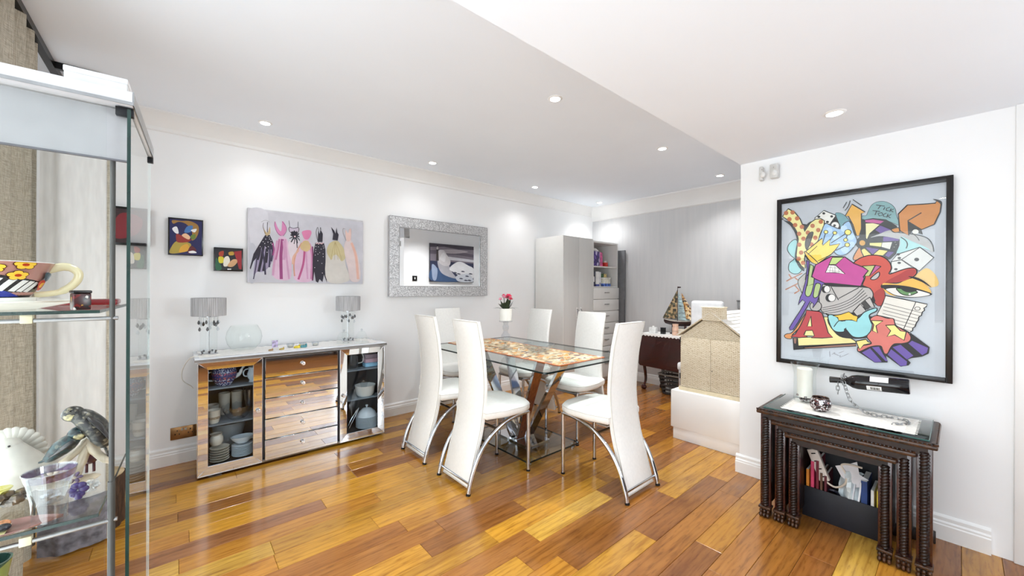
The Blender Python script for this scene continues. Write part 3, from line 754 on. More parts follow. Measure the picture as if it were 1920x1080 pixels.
# things on the sideboard
TZ = .7845
cl = MB(); rows = []
for i in range(41):
    x = .11 + (1.30 - .11) * i / 40
    s_ = .010 * (1 if i % 2 else -1)
    rows.append([(x, 3.225 + s_, TZ + .0006), (x, 3.30, TZ + .0016), (x, 3.45, TZ + .0016), (x, 3.545 - s_, TZ + .0006)])
cl.sheet(rows, .0008)
solo('lace_cloth', cl, lace_m, 'long white lace cloth with scalloped edges on the mirrored sideboard', 'cloth', origin=(.7, 3.38, TZ))
def table_lamp(loc, label, seed):
    t = thing('table_lamp', label, 'lamp', loc, 0, 'pair of grey shaded table lamps on the sideboard')
    H = .385
    sm = M('grey_string_shade', (180, 181, 184), .75, var=.16, scale=60, sc3=(4, 4, .1))
    build('shade', MB().lathe([(.094, .262), (.096, .262), (.096, H), (.094, H)], n=72), sm, t)
    rb = MB()
    for k in range(72):
        a = 2 * PI * k / 72; rb.cyl((.0965 * math.cos(a), .0965 * math.sin(a), .263), (.0965 * math.cos(a), .0965 * math.sin(a), H - .001), .0014, n=4)
    o = build('string_pleats', rb, sm, t); o['kind'] = 'stuff'
    build('pole', MB().cyl((0, 0, .01), (0, 0, .30), .0042, n=10).cyl((0, 0, .29), (0, 0, .335), .012), chrome, t)
    build('base', MB().lathe([(0, 0), (.052, 0), (.052, .008), (.035, .014), (.012, .018), (.006, .03), (0, .03)], n=28), chrome, t)
    build('glass_tube', MB().lathe([(.046, .016), (.0475, .016), (.0475, .250), (.046, .250)], n=28), clear, t)
    build('collar', MB().lathe([(.052, .255), (.055, .257), (.055, .264), (.030, .264), (.030, .258)], n=28), chrome, t)
    rd = random.Random(seed)
    pend = mesh_from(MB().lathe([(0, -.030), (.006, -.024), (.0085, -.016), (.004, -.004), (.0015, 0), (0, 0)], n=8).bm, smoke_cr, 20)
    pend2 = mesh_from(MB().lathe([(0, -.030), (.007, -.024), (.0095, -.016), (.004, -.004), (.0015, 0), (0, 0)], n=8).bm, crystal, 20)
    for k in range(16):
        a = 2 * PI * k / 16 + .2; r = .05 if k % 2 else .056; L = [.022, .034, .020, .062][k % 4] + rd.uniform(0, .012)
        o = bpy.data.objects.new('pendant', pend if k % 3 else pend2); COL.objects.link(o); o.parent = t; o.location = (r * math.cos(a), r * math.sin(a), .256 - L)
    th = MB()
    for k in range(16):
        a = 2 * PI * k / 16 + .2; r = .05 if k % 2 else .056
        th.cyl((r * math.cos(a), r * math.sin(a), .2), (r * math.cos(a), r * math.sin(a), .258), .0006, n=4)
    build('pendant_wires', th, chrome, t)
    for k in range(5):
        a = 2 * PI * k / 5 + seed; build('base_crystal', MB().ball((.040 * math.cos(a), .040 * math.sin(a), .019), .007, u=8, v=6), smoke_cr, t, angle=15)
    return t
table_lamp((.166, 3.38, TZ + .0025), 'grey drum shaded lamp with crystal drops, at the left end of the sideboard', 1)
table_lamp((1.118, 3.455, TZ + .0025), 'grey drum shaded lamp with crystal drops, at the right end of the sideboard', 2)
bw = thing('fish_bowl', 'large round clear glass bowl beside the left lamp', 'glass bowl', (.372, 3.42, TZ + .0025))
build('globe', MB().lathe([(0, .002), (.055, .002), (.075, .012), (.102, .05), (.112, .095), (.104, .14), (.085, .175), (.080, .182), (.079, .181), (.084, .174), (.1025, .14), (.1105, .095), (.1005, .05), (.074, .014), (0, .005)], n=40), clear, bw)
for i, (x, y, r, lb) in enumerate([(1.035, 3.30, .052, 'clear glass dome in front of the right lamp, left one'), (1.17, 3.275, .046, 'clear glass dome in front of the right lamp, right one')]):
    g = thing('glass_dome', lb, 'glass dome', (x, y, TZ + .0025), 0, 'glass domes by the right lamp')
    build('dome', MB().lathe([(r, .008), (r * 1.02, .03), (r * .9, .065), (r * .55, .092), (0, .1)], n=28), clear, g)
    build('knob', MB().ball((0, 0, .108), .009, u=10, v=8), crystal, g)
    build('plate', MB().lathe([(0, 0), (r + .012, 0), (r + .016, .006), (0, .006)], n=28), clear, g)
ca = thing('greeting_card', 'small upright clear frame with a purple printed card on the sideboard', 'card', (.545, 3.29, TZ + .0025), .25)
build('frame', MB().box(-.028, .028, -.006, .006, 0, .012, .002).box(-.026, .026, -.003, .003, .012, .078), clear, ca)
build('print', MB().box(-.02, .02, -.0012, .0012, .018, .07), M('purple_print', (150, 140, 170), .6, var=.5, scale=50), ca)
for nm, lb, x, y, c, r in [('ornament', 'small yellow ornament on the lace cloth', .69, 3.29, (212, 190, 60), .014), ('ornament', 'small teal ornament next to the yellow one on the lace cloth', .735, 3.29, (80, 140, 150), .015),
                           ('ornament', 'tiny brown ornament at the foot of the purple card', .515, 3.265, (160, 130, 90), .009), ('ornament', 'tiny gold ornament right of the purple card', .585, 3.27, (170, 150, 80), .010)]:
    t = thing(nm, lb, 'ornament', (x, y, TZ + .0025), 0)
    mm = M('glaze_%d_%d_%d' % c, c, .2, var=.2, scale=80)
    build('body', MB().lathe([(0, 0), (r, 0), (r * 1.2, r * .7), (r * .6, r * 1.3), (0, r * 1.35)], n=12, sx=1.5), mm, t)
    build('head', MB().ball((r * 1.2, 0, r * 1.4), r * .5, u=10, v=7), mm, t)
for i in range(3):
    t = thing('glass_votive', ['clear glass votive behind the yellow ornament', 'clear glass votive near the middle of the lace cloth', 'clear glass votive right of the teal ornament'][i], 'votive', (.66 + .085 * i, 3.36 - .02 * (i == 2), TZ + .0025))
    build('cup', MB().lathe([(0, 0), (.022, 0), (.028, .03), (.0265, .03), (.020, .004), (0, .004)], n=20), crystal, t)
    build('candle', MB().lathe([(0, .004), (.018, .004), (.018, .016), (0, .016)], n=16), M('wax', (228, 222, 205), .5), t)
# white lead hanging off the left end
solo('power_lead', MB().tube(spline([(.16, 3.30, TZ + .007), (.13, 3.32, TZ + .007), (.15, 3.28, TZ + .007), (.22, 3.27, TZ + .007), (.13, 3.25, TZ + .007), (.07, 3.30, TZ - .002), (.03, 3.38, .70), (.03, 3.42, .62), (.075, 3.45, .565), (.085, 3.455, .545)], 7), .0032, 8), M('white_flex', (224, 222, 216), .5), 'white power lead looping off the left end of the sideboard', 'cable', origin=(.07, 3.30, TZ - .01))
# double socket on the left wall
so_ = thing('wall_socket', 'brass double wall socket left of the sideboard, just above the skirting', 'socket', (.040, YW, .212))
build('plate', MB().box(-.073, .073, -.009, -.0003, -.043, .043, .003), M('antique_brass', (150, 112, 72), .3, .8, var=.12), so_)
for sx in (-.036, .036):
    for p in ((0, .018), (-.011, -.006), (.011, -.006)):
        build('pin_hole', MB().box(sx + p[0] - .003, sx + p[0] + .003, -.0098, -.0088, p[1] - .005, p[1] + .005), black, so_)
for sx in (-.010, .010): build('rocker', MB().box(sx - .006, sx + .006, -.0125, -.009, .016, .032, .001), M('grey_rocker', (190, 186, 176), .4), so_)

# ================================================================== DINING TABLE AND CHAIRS
TX0, TX1, TY0, TY1 = 1.640, 2.590, 1.590, 3.045
dt = thing('dining_table', 'rectangular glass dining table on splayed chrome and walnut legs', 'table', ((TX0 + TX1) / 2, (TY0 + TY1) / 2, 0))
tx, ty = (TX1 - TX0) / 2, (TY1 - TY0) / 2
def rrect(hx, hy, r, n=6):
    p = []
    for cx, cy, a in ((hx - r, hy - r, 0), (-hx + r, hy - r, 90), (-hx + r, -hy + r, 180), (hx - r, -hy + r, 270)):
        for i in range(n + 1):
            t = math.radians(a + 90 * i / n); p.append((cx + r * math.cos(t), cy + r * math.sin(t)))
    return p
build('tabletop', MB().prism(rrect(tx - .0005, ty - .0005, .03), .009, 'z', .7405), table_glass, dt, angle=25)
def rim(hx, hy, r, z0, z1, w=.0025):
    a = rrect(hx, hy, r); b = rrect(hx - w, hy - w, r); mb = MB(); n = len(a)
    V = [[mb.bm.verts.new((p[0], p[1], z)) for p in q] for q, z in ((a, z0), (a, z1), (b, z1), (b, z0))]
    for i in range(n):
        j = (i + 1) % n
        for k in range(4): mb.bm.faces.new((V[k][i], V[k][j], V[(k + 1) % 4][j], V[(k + 1) % 4][i]))
    return mb
build('tabletop_edge', rim(tx, ty, .03, .7400, .7505), dark_edge, dt, angle=25)
bx, by = .275, .37
build('base_plate', MB().prism(rrect(bx, by, .01), .010, 'z', .034), table_glass, dt, angle=25)
build('base_plate_edge', rim(bx + .0005, by + .0005, .01, .0335, .0445), dark_edge, dt, angle=25)
build('lower_plate', MB().prism(rrect(.12, .20, .01), .012, 'z', .0455), chrome, dt, angle=25)
for sx in (-1, 1):
    for sy in (-1, 1): build('foot', MB().lathe([(0, 0), (.02, 0), (.02, .012), (.012, .016), (.012, .034), (0, .034)], c=(sx * (bx - .04), sy * (by - .04), 0), n=14), chrome, dt)
def slab(p0, p1, w, t):
    """flat leg from p0 to p1, w wide along x, t thick"""
    p0, p1 = Vector(p0), Vector(p1); d = (p1 - p0).normalized(); nn = Vector((1, 0, 0)).cross(d).normalized()
    mb = MB(); vs = []
    for p in (p0, p1):
        for a, b in ((-1, -1), (1, -1), (1, 1), (-1, 1)): vs.append(mb.bm.verts.new(p + Vector((a * w / 2, 0, 0)) + nn * b * t / 2))
    for f in ((0, 1, 2, 3), (4, 5, 6, 7), (0, 1, 5, 4), (1, 2, 6, 5), (2, 3, 7, 6), (3, 0, 4, 7)): mb.bm.faces.new([vs[i] for i in f])
    return mb
for sx in (-1, 1):
    for sy in (-1, 1):
        lg = build('leg', slab((sx * .05, sy * .03, .058), (sx * .15, sy * .36, .739), .085, .022), chrome, dt)
        if sx < 0 and sy < 0: build('walnut_facing', slab((sx * .05, sy * .03 + sy * .0135, .062), (sx * .15, sy * .36 + sy * .0135, .735), .080, .004), walnut, lg)
build('centre_cylinder', MB().cyl((0, 0, .057), (0, 0, .12), .035, n=24), chrome, dt)

def runner():
    x0, x1, y0, y1 = 1.850, 2.335, 1.672, 3.02; z = .7508
    t = thing('table_runner', 'patchwork printed table mat with a terracotta edge along the glass table', 'table runner', ((x0 + x1) / 2, (y0 + y1) / 2, z))
    hx, hy = (x1 - x0) / 2, (y1 - y0) / 2
    build('cloth', MB().box(-hx + .012, hx - .012, -hy + .012, hy - .012, 0, .003), runner_m, t)
    b = MB().box(-hx, hx, -hy, -hy + .012, 0, .004, .001).box(-hx, hx, hy - .012, hy, 0, .004, .001).box(-hx, -hx + .012, -hy + .012, hy - .012, 0, .004, .001).box(hx - .012, hx, -hy + .012, hy - .012, 0, .004, .001)
    build('border', b, terra, t)
    build('care_label', MB().box(hx - .03, hx - .004, -hy + .03, -hy + .06, .0041, .0048), paper, t)
runner()

def make_chair(label):
    """origin on the floor under the middle of the back foot line; the sitter faces +x"""
    t = thing('dining_chair', label, 'chair', (0, 0, 0), 0, 'white leather dining chairs')
    W = .146
    prof = spline([(.012, 0, .030), (.060, 0, .20), (.105, 0, .36), (.128, 0, .52), (.132, 0, .66), (.112, 0, .86), (.076, 0, 1.035)], 5)
    mb = MB(); n = len(prof); th = .0155
    rings = []
    for i, p in enumerate(prof):
        d = (prof[min(i + 1, n - 1)] - prof[max(i - 1, 0)]).normalized(); nn = Vector((d.z, 0, -d.x))
        ring = []
        for (a, b) in ((-1, -.55), (-.93, -1), (.93, -1), (1, -.55), (1, .55), (.93, 1), (-.93, 1), (-1, .55)):
            ring.append(mb.bm.verts.new(Vector((p.x, a * W, p.z)) + nn * b * th * (.9 if i in (0, n - 1) else 1)))
        rings.append(ring)
    for a, b in zip(rings, rings[1:]):
        for k in range(8): mb.bm.faces.new((a[k], a[(k + 1) % 8], b[(k + 1) % 8], b[k]))
    mb.bm.faces.new(rings[0]); mb.bm.faces.new(rings[-1])
    back = build('backrest', mb, leather, t, angle=50)
    pts = []
    for s_ in (-1, 1):
        q = [Vector((p.x - .0145, s_ * (W - .004), p.z)) for p in prof]
        if s_ == 1: q.reverse()
        pts += q
    build('piping', MB().tube(pts, .0026, 6, closed=True), leather_edge, back)
    # seat: padded slab, rounded front corners
    o = [(.115, -.17), (.25, -.205), (.40, -.212), (.475, -.185), (.505, -.12), (.512, 0), (.505, .12), (.475, .185), (.40, .212), (.25, .205), (.115, .17)]
    sm = [Vector((a, b, 0)) for a, b in o]
    mb = MB(); c = Vector((.31, 0, 0)); L = []
    for z, s_ in ((.418, .93), (.424, .975), (.438, 1.0), (.462, 1.0), (.474, .985), (.482, .94), (.487, .75), (.489, .4)):
        L.append([mb.bm.verts.new(c + (p - c) * s_ + Vector((0, 0, z))) for p in sm])
    for a, b in zip(L, L[1:]):
        for k in range(len(sm)): mb.bm.faces.new((a[k], a[(k + 1) % len(sm)], b[(k + 1) % len(sm)], b[k]))
    mb.bm.faces.new(L[0]); mb.bm.faces.new(L[-1])
    seat = build('seat', mb, leather, t, angle=50)
    build('seam', MB().tube([c + (p - c) * 1.003 + Vector((0, 0, .463)) for p in sm], .002, 6, closed=True), leather_edge, seat)
    for s_ in (-1, 1):
        y = s_ * .172
        build('leg', MB().tube(spline([(-.018, y, 0), (-.004, y, .07), (.045, y, .19), (.12, y, .29), (.23, y, .365), (.36, y, .402), (.472, y, .410)], 4), .0135, 12), chrome, t)
        build('front_leg', MB().cyl((.476, y, 0), (.476, y, .412), .0125), chrome, t)
        build('foot_cap', MB().cyl((-.019, y, -.0), (-.016, y, .012), .0145), metal_dark, t)
        build('foot_cap', MB().cyl((.476, y, 0), (.476, y, .012), .0135), metal_dark, t)
    build('seat_rail', MB().cyl((.476, -.172, .405), (.476, .172, .405), .011).cyl((.20, -.172, .352), (.20, .172, .352), .008).box(.14, .46, -.15, .15, .405, .419), steel, t)
    build('back_bar', MB().cyl((.004, -.168, .055), (.004, .168, .055), .008), chrome, t)
    return t
CH = [((1.345, 2.100), 0, 'white high-backed leather chair, nearest the viewer on the sideboard side of the table'),
      ((1.345, 2.645), 0, 'white high-backed leather chair, farther one on the sideboard side of the table'),
      ((2.145, 1.272), PI / 2, 'white high-backed leather chair at the near end of the glass table'),
      ((2.890, 2.160), PI, 'white high-backed leather chair in front of the wardrobe drawers'),
      ((2.890, 2.800), PI, 'white high-backed leather chair beside the plain side of the wardrobe'),
      ((2.115, 3.545), -PI / 2, 'white high-backed leather chair at the far end of the table, against the wall')]
ch0 = make_chair(CH[0][2])
for i, ((x, y), rz, lb) in enumerate(CH):
    if i == 0: ch0.location = (x, y, 0); ch0.rotation_euler = (0, 0, rz)
    else: dup(ch0, (x, y, 0), rz, lb)

# flower stand, glass bowl on the table
zt = .7548
fv = thing('flower_stand', 'crystal candlestick carrying a white pot of pink flowers on the table', 'flower stand', (2.005, 2.395, zt))
build('stem', MB().lathe([(0, 0), (.060, 0), (.062, .005), (.045, .018), (.018, .030), (.012, .045), (.018, .055), (.034, .075), (.040, .095), (.036, .115), (.022, .135), (.017, .15), (.024, .165), (.026, .185), (.018, .20), (.022, .215), (.024, .222), (0, .222)], n=32), crystal, fv, angle=25)
build('drip_plate', MB().lathe([(0, .222), (.052, .222), (.056, .227), (.052, .231), (0, .231)], n=28), crystal, fv)
build('pot', MB().lathe([(0, .232), (.046, .232), (.052, .330), (.050, .330), (.046, .318), (0, .318)], n=28), porcelain, fv)
rf = random.Random(5)
pink = M('pink_petal', (196, 60, 92), .6, var=.3, scale=70); pinkl = M('pale_pink_petal', (216, 140, 160), .6, var=.25, scale=70)
def blade(p0, d, L, Wd, droop, m, nm, par):
    p0 = Vector(p0); d = Vector(d).normalized(); side = d.cross(Vector((0, 0, 1)))
    side = side.normalized() if side.length > .05 else Vector((1, 0, 0)); rows = []
    for i in range(7):
        s_ = i / 6; c = p0 + d * L * s_ + Vector((0, 0, -droop * s_ * s_)); wd = Wd * math.sin(PI * (.12 + .86 * s_)) ** .8
        rows.append([c - side * wd / 2, c + Vector((0, 0, -wd * .15)), c + side * wd / 2])
    build(nm, MB().sheet(rows), m, par, angle=80)
for k in range(16):
    a = 2 * PI * k / 16 + rf.uniform(-.15, .15); up = rf.uniform(1.1, 3.0)
    blade((.015 * math.cos(a), .015 * math.sin(a), .318), (math.cos(a), math.sin(a), up), rf.uniform(.07, .11), .026, .008, dark_green, 'leaf', fv)
for k in range(7):
    a = 2 * PI * k / 7 + .3; blade((.03 * math.cos(a), .03 * math.sin(a), .32), (math.cos(a), math.sin(a), .7), .10, .007, .05, dark_green, 'leaf', fv)
for k, (x, y, z, r, mm) in enumerate([(.012, -.02, .428, .026, pink), (-.018, .0, .420, .018, pinkl), (.03, .02, .415, .020, pink), (-.006, .02, .430, .016, pink), (-.052, .005, .402, .015, pinkl), (.022, -.035, .405, .018, pink)]):
    mb = MB()
    for q in range(3):
        for p in range(6):
            a = 2 * PI * p / 6 + q * .5; tilt = .3 + .35 * q
            mb.ball((x + r * (.75 - .22 * q) * math.cos(a), y + r * (.75 - .22 * q) * math.sin(a), z + .005 * q), r * .5, r * .34, r * .12, 8, 5, mat=Matrix.Rotation(a, 4, 'Z') @ Matrix.Rotation(-tilt, 4, 'Y'))
    f = build('flower', mb, mm, fv); build('stalk', MB().tube([(x * .3, y * .3, .318), (x * .7, y * .7, .37), (x, y, z - .004)], .0016, 5), dark_green, f)
tgb = thing('gift_tag', 'small clear tag beside the foot of the flower stand', 'tag', (2.045, 2.285, zt), .4)
build('stand', MB().box(-.02, .02, -.002, .002, 0, .034), clear, tgb); build('card', MB().box(-.016, .016, -.0032, -.0021, .002, .018), paper, tgb)
gb2 = thing('glass_bowl', 'clear dimpled glass bowl in the middle of the table mat', 'bowl', (2.115, 2.130, zt))
mb = MB(); rows = []
for j in range(8):
    h = j / 7; r = .04 + .085 * h ** .6
    rows.append([(r * (1 + .03 * math.cos(10 * 2 * PI * i / 60)) * math.cos(2 * PI * i / 60), r * (1 + .03 * math.cos(10 * 2 * PI * i / 60)) * math.sin(2 * PI * i / 60), .003 + .062 * h) for i in range(61)])
mb.sheet(rows, .003); mb.lathe([(0, .002), (.04, .002), (.04, .006), (0, .006)], n=30)
build('body', mb, crystal, gb2, angle=60)
for k in range(6):
    a = 2 * PI * k / 6; build('glass_pebble', MB().ball((.045 * math.cos(a), .045 * math.sin(a), .021 + .006), .014, .014, .009, 10, 7), crystal, gb2)

# ================================================================== WARDROBE WITH DRAWERS
wd = thing('wardrobe', 'white wardrobe with two pale doors and a column of open shelves above drawers', 'wardrobe', (4.10, 3.36, 0))
WX0, WXM, WX1, WY0, WY1, WH = 3.513, 4.098, 4.655, 3.123, 3.60, 1.89
def WB(name, mb, m, par=wd, **k): return build(name, mb, m, par, world=True, **k)
WB('side_panel', MB().box(WX0, WX0 + .018, WY0 + .001, WY1, 0, WH, .001), white_lam)
WB('carcass', MB().box(WX0 + .018, WXM, WY0 + .02, WY1, .05, WH).box(WX0 + .018, WX1, WY0 + .04, WY1, 0, .05), white_lam)
for a, b, hx in ((WX0 + .0195, 3.803, 3.772), (3.806, WXM - .001, 3.842)):
    d = WB('door', MB().box(a, b, WY0, WY0 + .018, .052, WH - .001, .002), door_lam)
    build('handle', MB().tube([(hx, WY0, .99), (hx, WY0 - .018, .985), (hx, WY0 - .018, .885), (hx, WY0, .88)], .0055, 8), steel, d, world=True)
    build('handle_plate', MB().box(hx - .014, hx + .014, WY0 - .003, WY0, .86, 1.01, .001), M('white_plastic', (232, 232, 230), .4), d, world=True)
op = MB().box(WXM, WXM + .014, WY0 + .004, WY1, 1.26, 1.872).box(WX1 - .018, WX1, WY0 + .004, WY1, 1.26, 1.872).box(WXM + .014, WX1 - .018, WY0 + .004, WY1, 1.852, 1.872).box(WXM + .014, WX1 - .018, WY1 - .008, WY1, 1.26, 1.852)
WB('shelf_case', op, white_lam)
WB('shelf', MB().box(WXM + .014, WX1 - .018, WY0 + .008, WY1 - .008, 1.530, 1.546), white_lam); WB('shelf', MB().box(WXM + .014, WX1 - .018, WY0 + .008, WY1 - .008, 1.262, 1.275), white_lam)
WB('drawer_case', MB().box(WXM + .001, WX1 + .015, WY0 + .02, WY1, .05, 1.258), white_lam)
zs = [1.262, 1.105, .948, .790, .632, .474, .316, .055]
for a, b in zip(zs, zs[1:]):
    d = WB('drawer', MB().box(WXM + .002, WX1 + .018, WY0 - .004, WY0 + .019, b + .0035, a - .0035, .002), white_lam)
    zc = a - .068
    build('handle', MB().tube([(4.345, WY0 - .004, zc), (4.345, WY0 - .018, zc), (4.425, WY0 - .018, zc), (4.425, WY0 - .004, zc)], .005, 6), steel, d, world=True)
# things on the open shelves
def wbox(name, label, cat, x0, x1, y0, y1, z0, z1, m, extra=None, group=None):
    t = thing(name, label, cat, ((x0 + x1) / 2, (y0 + y1) / 2, z0), 0, group)
    hx, hy = (x1 - x0) / 2, (y1 - y0) / 2
    build('carton', MB().box(-hx, hx, -hy, hy, 0, z1 - z0, .003), m, t)
    if extra: extra(t, hx, hy, z1 - z0)
    return t
purple = voro('purple_wrap_print', [(0, (60, 36, 120)), (.45, (84, 54, 150)), (.62, (200, 190, 226)), (.72, (50, 30, 96)), (.9, (120, 90, 180))], 34, .3, (1, 1, .6))
pk = thing('wrapped_bundle', 'purple printed carton with white paper on top, upper open shelf', 'carton', (4.222, 3.25, 1.547))
build('carton', MB().box(-.095, .095, -.07, .07, 0, .20, .012), purple, pk)
rp = random.Random(3); mb = MB()
for k in range(14): mb.ball((rp.uniform(-.075, .075), rp.uniform(-.05, .05), .205 + rp.uniform(0, .02)), rp.uniform(.018, .034), rp.uniform(.018, .03), rp.uniform(.014, .026), 7, 5)
build('crumpled_paper', mb, paper, pk, angle=20)
pb = thing('gift_bag', 'pink and white folded gift bag beside the purple carton', 'bag', (4.39, 3.25, 1.547))
build('bag', MB().prism([(-.055, 0), (.05, 0), (.042, .19), (-.03, .205)], .05, 'y', -.025), M('pink_foil', (222, 90, 140), .4, var=.3, scale=25), pb)
build('side', MB().prism([(-.055, .0), (-.02, .0), (-.02, .2), (-.032, .205)], .004, 'y', -.030), M('pale_lilac', (216, 206, 226), .5), pb)
rb = wbox('spice_jar', 'small red jar at the right end of the upper open shelf', 'jar', 4.50, 4.555, 3.22, 3.275, 1.547, 1.61, M('red_label', (206, 62, 50), .4, var=.2, scale=50), lambda t, a, b, h: build('lid', MB().lathe([(0, h), (.022, h), (.022, h + .022), (0, h + .022)], n=16), paper, t))
navy = M('dark_navy_print', (40, 40, 58), .4, var=.8, scale=30)
wbox('appliance_box', 'dark printed box at the left of the lower open shelf', 'box', 4.115, 4.205, 3.17, 3.40, 1.276, 1.48, navy, lambda t, a, b, h: build('label', MB().box(-a + .01, a - .02, -b - .001, -b, .06, .13), paper, t))
wbox('white_carton', 'tall white carton next to the dark printed box', 'box', 4.21, 4.275, 3.16, 3.40, 1.276, 1.475, M('white_carton', (228, 228, 226), .5), lambda t, a, b, h: build('blue_band', MB().box(-a - .0006, a + .0006, -b - .0006, -b + .05, .002, .03), M('blue_band', (70, 80, 150), .5), t))
wbox('slim_carton', 'slim white carton right of the tall white carton', 'box', 4.28, 4.33, 3.17, 3.40, 1.276, 1.47, M('off_white_carton', (220, 220, 222), .5), lambda t, a, b, h: build('flap', MB().box(-a + .005, a - .005, -b - .001, -b, .005, .05), M('grey_print', (160, 160, 176), .5, var=.3, scale=60), t))
tb = wbox('plastic_tub', 'white lidded tub with a blue base at the right of the lower open shelf', 'tub', 4.37, 4.53, 3.16, 3.32, 1.276, 1.385, M('white_tub_print', (222, 220, 206), .4, var=.08, scale=40), lambda t, a, b, h: (build('lid', MB().box(-a - .004, a + .004, -b - .004, b + .004, h, h + .012, .003), paper, t), build('blue_print', MB().box(-a - .0008, a + .0008, -b - .0008, b, .002, .04), M('blue_print', (70, 96, 160), .5, var=.5, scale=40), t)))
for i, c in enumerate([(60, 96, 60), (190, 170, 110)]):
    wbox('tea_caddy', ['small green caddy standing on the lidded tub', 'small pale yellow caddy standing on the lidded tub'][i], 'caddy', 4.375 + .07 * i, 4.43 + .07 * i, 3.20, 3.255, 1.398, 1.45, M('caddy_%d' % i, c, .4, var=.3, scale=60), lambda t, a, b, h: build('lid', MB().box(-a + .005, a - .005, -b + .005, b - .005, h, h + .008), steel, t))
pnl = thing('folded_board', 'dark grey flat board standing between the wardrobe and the grey wall', 'board', (4.702, 3.20, 0))
build('board', MB().box(-.012, .012, -.16, .16, 0, 1.78, .002), M('grey_board', (104, 105, 108), .6), pnl); build('edge', MB().box(-.014, -.012, -.162, -.156, 0, 1.1), M('dark_board_edge', (70, 70, 74), .6), pnl)

# ================================================================== DROP-LEAF TABLE, BASKET AND WHAT STANDS THERE
lt = thing('drop_leaf_table', 'dark mahogany drop-leaf table with one leaf hanging down', 'table', (4.47, 2.15, 0))
def LB(name, mb, m, **k): return build(name, mb, m, lt, world=True, **k)
LB('tabletop', MB().box(4.30, 4.66, 1.90, 2.56, .690, .708, .004), mahog)
lf = MB().prism([(1.915, .690), (2.548, .690), (2.56, .66), (2.578, .34), (2.560, .315), (1.915, .30), (1.905, .34), (1.905, .66)], .018, 'x', 4.284)
LB('hanging_leaf', lf, mahog)
LB('frieze', MB().box(4.33, 4.64, 1.94, 2.49, .60, .69), mahog)
def cabriole(x, y, sx, sy):
    p = spline([(x, y, .69), (x + .012 * sx, y + .012 * sy, .55), (x + .004 * sx, y + .004 * sy, .34), (x - .012 * sx, y - .012 * sy, .14), (x, y, .055)], 5)
    n = len(p); r = [(.028 - .016 * (i / (n - 1))) for i in range(n)]
    return MB().tube(p, r, 10)
for x, y, sx, sy in ((4.42, 2.575, -1, 1), (4.64, 2.45, 1, 1), (4.40, 1.96, -1, -1), (4.64, 1.96, 1, -1)):
    lg = LB('leg', cabriole(x, y, sx, sy), mahog)
    ft = MB().ball((x, y, .024), .028, .028, .024)
    for k in range(4):
        a = PI + k * .6 - .9; ft.tube(spline([(x, y, .06), (x + .026 * math.cos(a), y + .026 * math.sin(a), .042), (x + .031 * math.cos(a), y + .031 * math.sin(a), .018), (x + .026 * math.cos(a), y + .026 * math.sin(a), .004)], 3), .007, 6)
    build('claw_foot', ft, mahog, lg, world=True)
lc = MB(); rows = []
for i in range(31):
    y = 1.91 + .64 * i / 30; s_ = .012 if i % 2 else 0
    rows.append([(4.283, y, .6905 - s_), (4.284, y, .709), (4.36, y, .7095), (4.60, y, .7095)])
lc.sheet(rows, .001)
solo('lace_mat', lc, lace_m, 'white scalloped lace cloth on the mahogany drop-leaf table', 'cloth', origin=(4.45, 2.1, .709))
LZ_ = .7112
